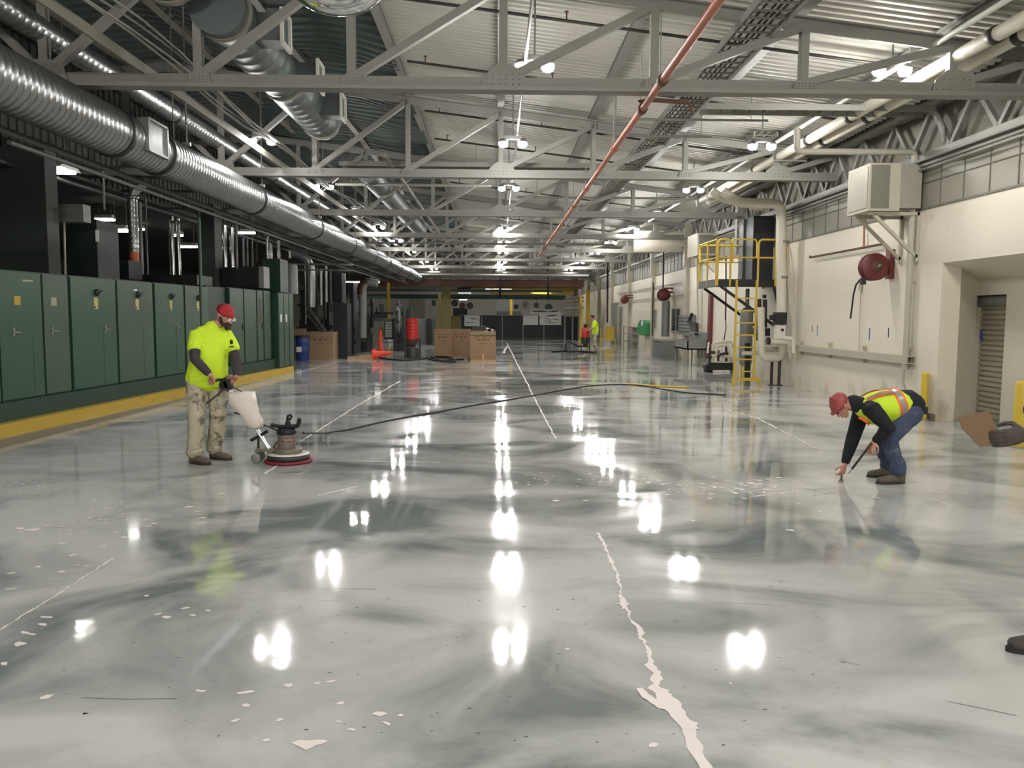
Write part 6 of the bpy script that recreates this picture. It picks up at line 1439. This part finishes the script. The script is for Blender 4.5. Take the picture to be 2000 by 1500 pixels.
# tapes follow the vest surface: rings and straps
def ring(c, ra, rb, tdir, w_, m, nm, a0=0, a1=360, grow=.006):
    tdir = tdir.normalized(); a = V(0, 1, 0); bb = tdir.cross(a).normalized(); mb = MB(); n = 40; vs_ = []; fs = []
    for i in range(n+1):
        th = math.radians(a0+(a1-a0)*i/n); o = a*(math.cos(th)*(ra+grow))+bb*(math.sin(th)*(rb+grow))
        vs_ += [c+o-tdir*w_/2, c+o+tdir*w_/2]
        if i: fs.append((2*i-2, 2*i-1, 2*i+1, 2*i))
    mb._add(vs_, fs, True); return build(mb, nm, m, vest, True)
tx = (vb[1]-vb[2])
ring(vb[1]*.62+vb[2]*.38, .190, .163, tx, .085, 'otape', 'orange_tape', grow=.002); ring(vb[1]*.62+vb[2]*.38, .190, .163, tx, .045, 'reflect', 'reflective_tape', grow=.005)
# shoulder straps along the back towards the head on both sides
for sgn in (-1, 1):
    for wd_, mm, nm, gr in ((.07, 'otape', 'orange_tape', .002), (.035, 'reflect', 'reflective_tape', .006)):
        mb = MB(); vs_ = []; fs = []; n = 14
        for i in range(n+1):
            u = i/n; x0_ = vb[1]*.5+vb[2]*.5; c = x0_.lerp(vb[4], min(1, u*1.0)); rad = .150+(.165-.150)*math.sin(u*math.pi)-max(0, u-.55)*.10
            for k in (-1, 1):
                th = math.radians(90-sgn*(30+8*u)-sgn*k*math.degrees(wd_/2/.18)); vs_.append(V(c.x, c.y+math.cos(th)*(.185-max(0, u-.6)*.12+gr), c.z+math.sin(th)*(rad+gr)))
            if i: fs.append((2*i-2, 2*i-1, 2*i+1, 2*i))
        mb._add(vs_, fs, True); build(mb, nm, mm, vest, True)
ring(q2(1687, 822, near*.6), .055, .055, V(.6, 0, .8), .03, 'otape', 'orange_tape', 90, 270)
build(MB().cbox(hip+V(.13, -.05, .0), (.05, .09, .07)), 'belt_pouch', 'black', root, True)
boot(root, V(ann.x+.08, ann.y, 0), V(ann.x-.22, ann.y-.03, 0)); boot(root, V(anf.x+.07, anf.y, 0), V(anf.x-.22, anf.y-.02, 0))
b = MB(); b.loft([hc-f_*.055+u_*.045, hc+u_*.07, hc+f_*.05+u_*.06], [(.075, .075), (.088, .080), (.068, .05)], r_); b.loft([hc+u_*.035, hc+u_*.05], [(.090, .110), (.089, .108)], r_, 20)
b.loft([hc+f_*.06+u_*.05, hc+f_*.13+u_*.035], [(.06, .01), (.05, .007)], r_)
organic('cap', b, 'hardhat', root, .008, 3)
b = MB()
for s_ in (-1, 1): b.ball(hc+f_*.094+r_*s_*.032+u_*.012, .010, 10, 6)
build(b, 'eyes', 'beard', root, True)
# scraper in the near hand, putty knife in the far hand
ta, tb = pc2+q2(1702, 866, -.25), pc2+q2(1664, 916, -.20)
t = thing('scraper', tb, 'long dark scraper rod held in the bending worker\'s near hand', 'tool')
build(MB().cyl(ta, tb, .011, 10), 'shaft', 'black', t); build(MB().cyl(tb+(tb-ta)*.0, tb+(tb-ta)*.18, .006, 8), 'tip', 'chrome', t); build(MB().cyl(ta+(ta-tb)*.02, ta-(ta-tb)*.25, .014, 10), 'grip', 'rust', t)
ka = pc2+hfp; kb = floor(1642, 944)
t = thing('putty_knife', kb, 'small putty knife touching the floor under the bending worker\'s far hand', 'tool')
build(MB().bar(ka, ka+(kb-ka)*.5, .02, .016), 'handle', 'black', t); build(MB().bar(ka+(kb-ka)*.5, kb+V(0, 0, .004), .045, .003, side=(0, 1, 0)), 'blade', 'chrome', t)

# ---------- person 3: distant worker
pf = floor(1162, 689); k_ = pf.y/F
root = thing('person', pf, 'distant person in a yellow-green shirt and pale trousers by the far vacuum', 'person')
H_ = 1.66; b = MB()
limb(b, [V(0, 0, .82), V(0, 0, 1.1), V(-.02, 0, 1.32)], [(.13, .1), (.13, .1), (.12, .09)], (0, 1, 0)); limb(b, [V(-.04, 0, 1.32), V(-.08, 0, 1.42)], [.055, .05])
head(b, V(-.13, 0, 1.50), V(-.8, .3, -.5), V(0, 0, 1))
for sg in (-1, 1):
    limb(b, [V(-.03, sg*.18, 1.3), V(-.12, sg*.22, 1.08), V(-.3, sg*.16, .98)], [.045, .038, .03]); hand(b, V(-.3, sg*.16, .98), V(-1, 0, -.1), V(0, -sg, .3), .8)
    limb(b, [V(0, sg*.09, .85), V(-.02, sg*.1, .46), V(.02, sg*.1, .09)], [.08, .05, .04])
organic('body', b, 'skin', root, .014, 2)
b = MB(); limb(b, [V(0, 0, .80), V(0, 0, 1.05), V(-.02, 0, 1.28), V(-.05, 0, 1.36)], [(.18, .14), (.185, .15), (.18, .13), (.10, .08)], (0, 1, 0))
for sg in (-1, 1): limb(b, [V(-.03, sg*.15, 1.3), V(-.06, sg*.21, 1.18), V(-.10, sg*.22, 1.1)], [.07, .07, .065])
organic('shirt', b, 'hiviz2', root, .014, 2)
b = MB(); limb(b, [V(0, 0, .88), V(0, 0, .8)], [(.16, .12), (.15, .12)], (0, 1, 0))
for sg in (-1, 1): limb(b, [V(0, sg*.09, .84), V(-.02, sg*.1, .46), V(.02, sg*.1, .10)], [.10, .08, .07])
organic('trousers', b, 'paintpants', root, .014, 2)
b = MB().loft([V(-.15, 0, 1.56), V(-.10, 0, 1.56)], [(.09, .09), (.085, .085)], (0, 1, 0)); organic('hair', b, 'beard', root, .014, 2)
for sg in (-1, 1): boot(root, V(.08, sg*.1, 0), V(-.2, sg*.12, 0))

# ---------- person 4: only a gloved hand and a boot tip reach into the picture at the right edge
Y4 = 3.85
bt = floor(1984, 1272)
pc4 = V(bt.x+.30, Y4, 0)
root = thing('person', pc4, 'person at the right edge, only a dark gloved hand and a boot tip showing', 'person')
wr = atY(2010, 848, Y4)-pc4; hd = atY(1965, 856, Y4)-pc4
b = MB()
limb(b, [V(.15, .0, .92), V(.15, 0, 1.15), V(.12, 0, 1.36), V(.1, 0, 1.44)], [(.13, .10), (.13, .11), (.13, .1), (.08, .07)], (0, 1, 0)); limb(b, [V(.1, 0, 1.42), V(.08, 0, 1.52)], [.056, .052])
head(b, V(.05, 0, 1.62), V(-.9, 0, -.4), V(0, 0, 1))
S_n, S_f = V(.12, -.2, 1.38), V(.12, .2, 1.38)
E_n = V(.28, -.26, 1.12); limb(b, [S_n, E_n, V(.08, -.16, 1.02)], [.048, .04, .03]); E_f = V(wr.x+.16, .20, 1.12)
limb(b, [S_f, E_f, wr], [.048, .04, .03])
for sg in (-1, 1): limb(b, [V(.15, sg*.1, .92), V(.12, sg*.11, .5), V(.16 if sg > 0 else .07, sg*.12, .09)], [.08, .052, .04])
organic('body', b, 'skin', root, .010, 3)
b = MB(); hand(b, wr-V(.012, 0, 0), hd-wr, V(0, .1, 1), .7, 1.1, 1); b.loft([wr+V(.09, 0, .02), wr+V(.04, 0, .01), wr], [.043, .038, .033]); organic('glove', b, 'glove', root, .006, 2)
b = MB(); hand(b, V(.08, -.16, 1.02), V(-1, .3, -.2), V(0, .1, 1), .7, 1.1, -1); organic('glove', b, 'glove', root, .007, 2)
ring_ = MB().lathe(wr+V(.035, 0, .01), [(.036, -.006), (.043, 0), (.036, .006)], (wr-hd).normalized(), 20); build(ring_, 'wrist_cord', 'chrome', root, True)
b = MB(); limb(b, [V(.15, 0, .92), V(.15, 0, 1.15), V(.13, 0, 1.34), V(.11, 0, 1.43)], [(.17, .13), (.17, .14), (.18, .13), (.10, .09)], (0, 1, 0))
limb(b, [S_n, E_n, V(.10, -.18, 1.03)], [.075, .06, .045]); limb(b, [S_f, E_f, wr+V(.08, 0, .02)], [.075, .06, .042]); organic('jacket', b, 'dkcloth', root, .012, 2)
b = MB(); limb(b, [V(.15, 0, .98), V(.15, 0, .88)], [(.16, .12), (.16, .12)], (0, 1, 0))
for sg in (-1, 1): limb(b, [V(.15, sg*.1, .92), V(.12, sg*.11, .5), V(.16 if sg > 0 else .07, sg*.12, .12)], [.11, .08, .07])
organic('trousers', b, 'dkcloth', root, .012, 2)
tb_ = floor(1964, 1272)-pc4; boot(root, V(tb_.x+.31, tb_.y-.01, 0), V(tb_.x, tb_.y, 0), .12, .055, 'boot', 'glove'); boot(root, V(.22, .12, 0), V(-.02, .13, 0))
b = MB().loft([V(.07, 0, 1.68), V(.02, 0, 1.69)], [(.09, .08), (.085, .07)], (0, 1, 0)); organic('cap', b, 'black', root, .012, 2)
# cardboard sheet in the hand
A_ = [atY(x_, y_, Y4+.035) for x_, y_ in ((1872, 814), (1933, 802), (1944, 834), (1960, 866), (1915, 873.5), (1880, 838))]
t = thing('cardboard_sheet', A_[4], 'brown cardboard sheet held out by the gloved hand at the right edge', 'cardboard')
nrm = V(0, 1, 0)
build(MB().prism(A_, nrm*.005), 'sheet', 'card_dk', t)
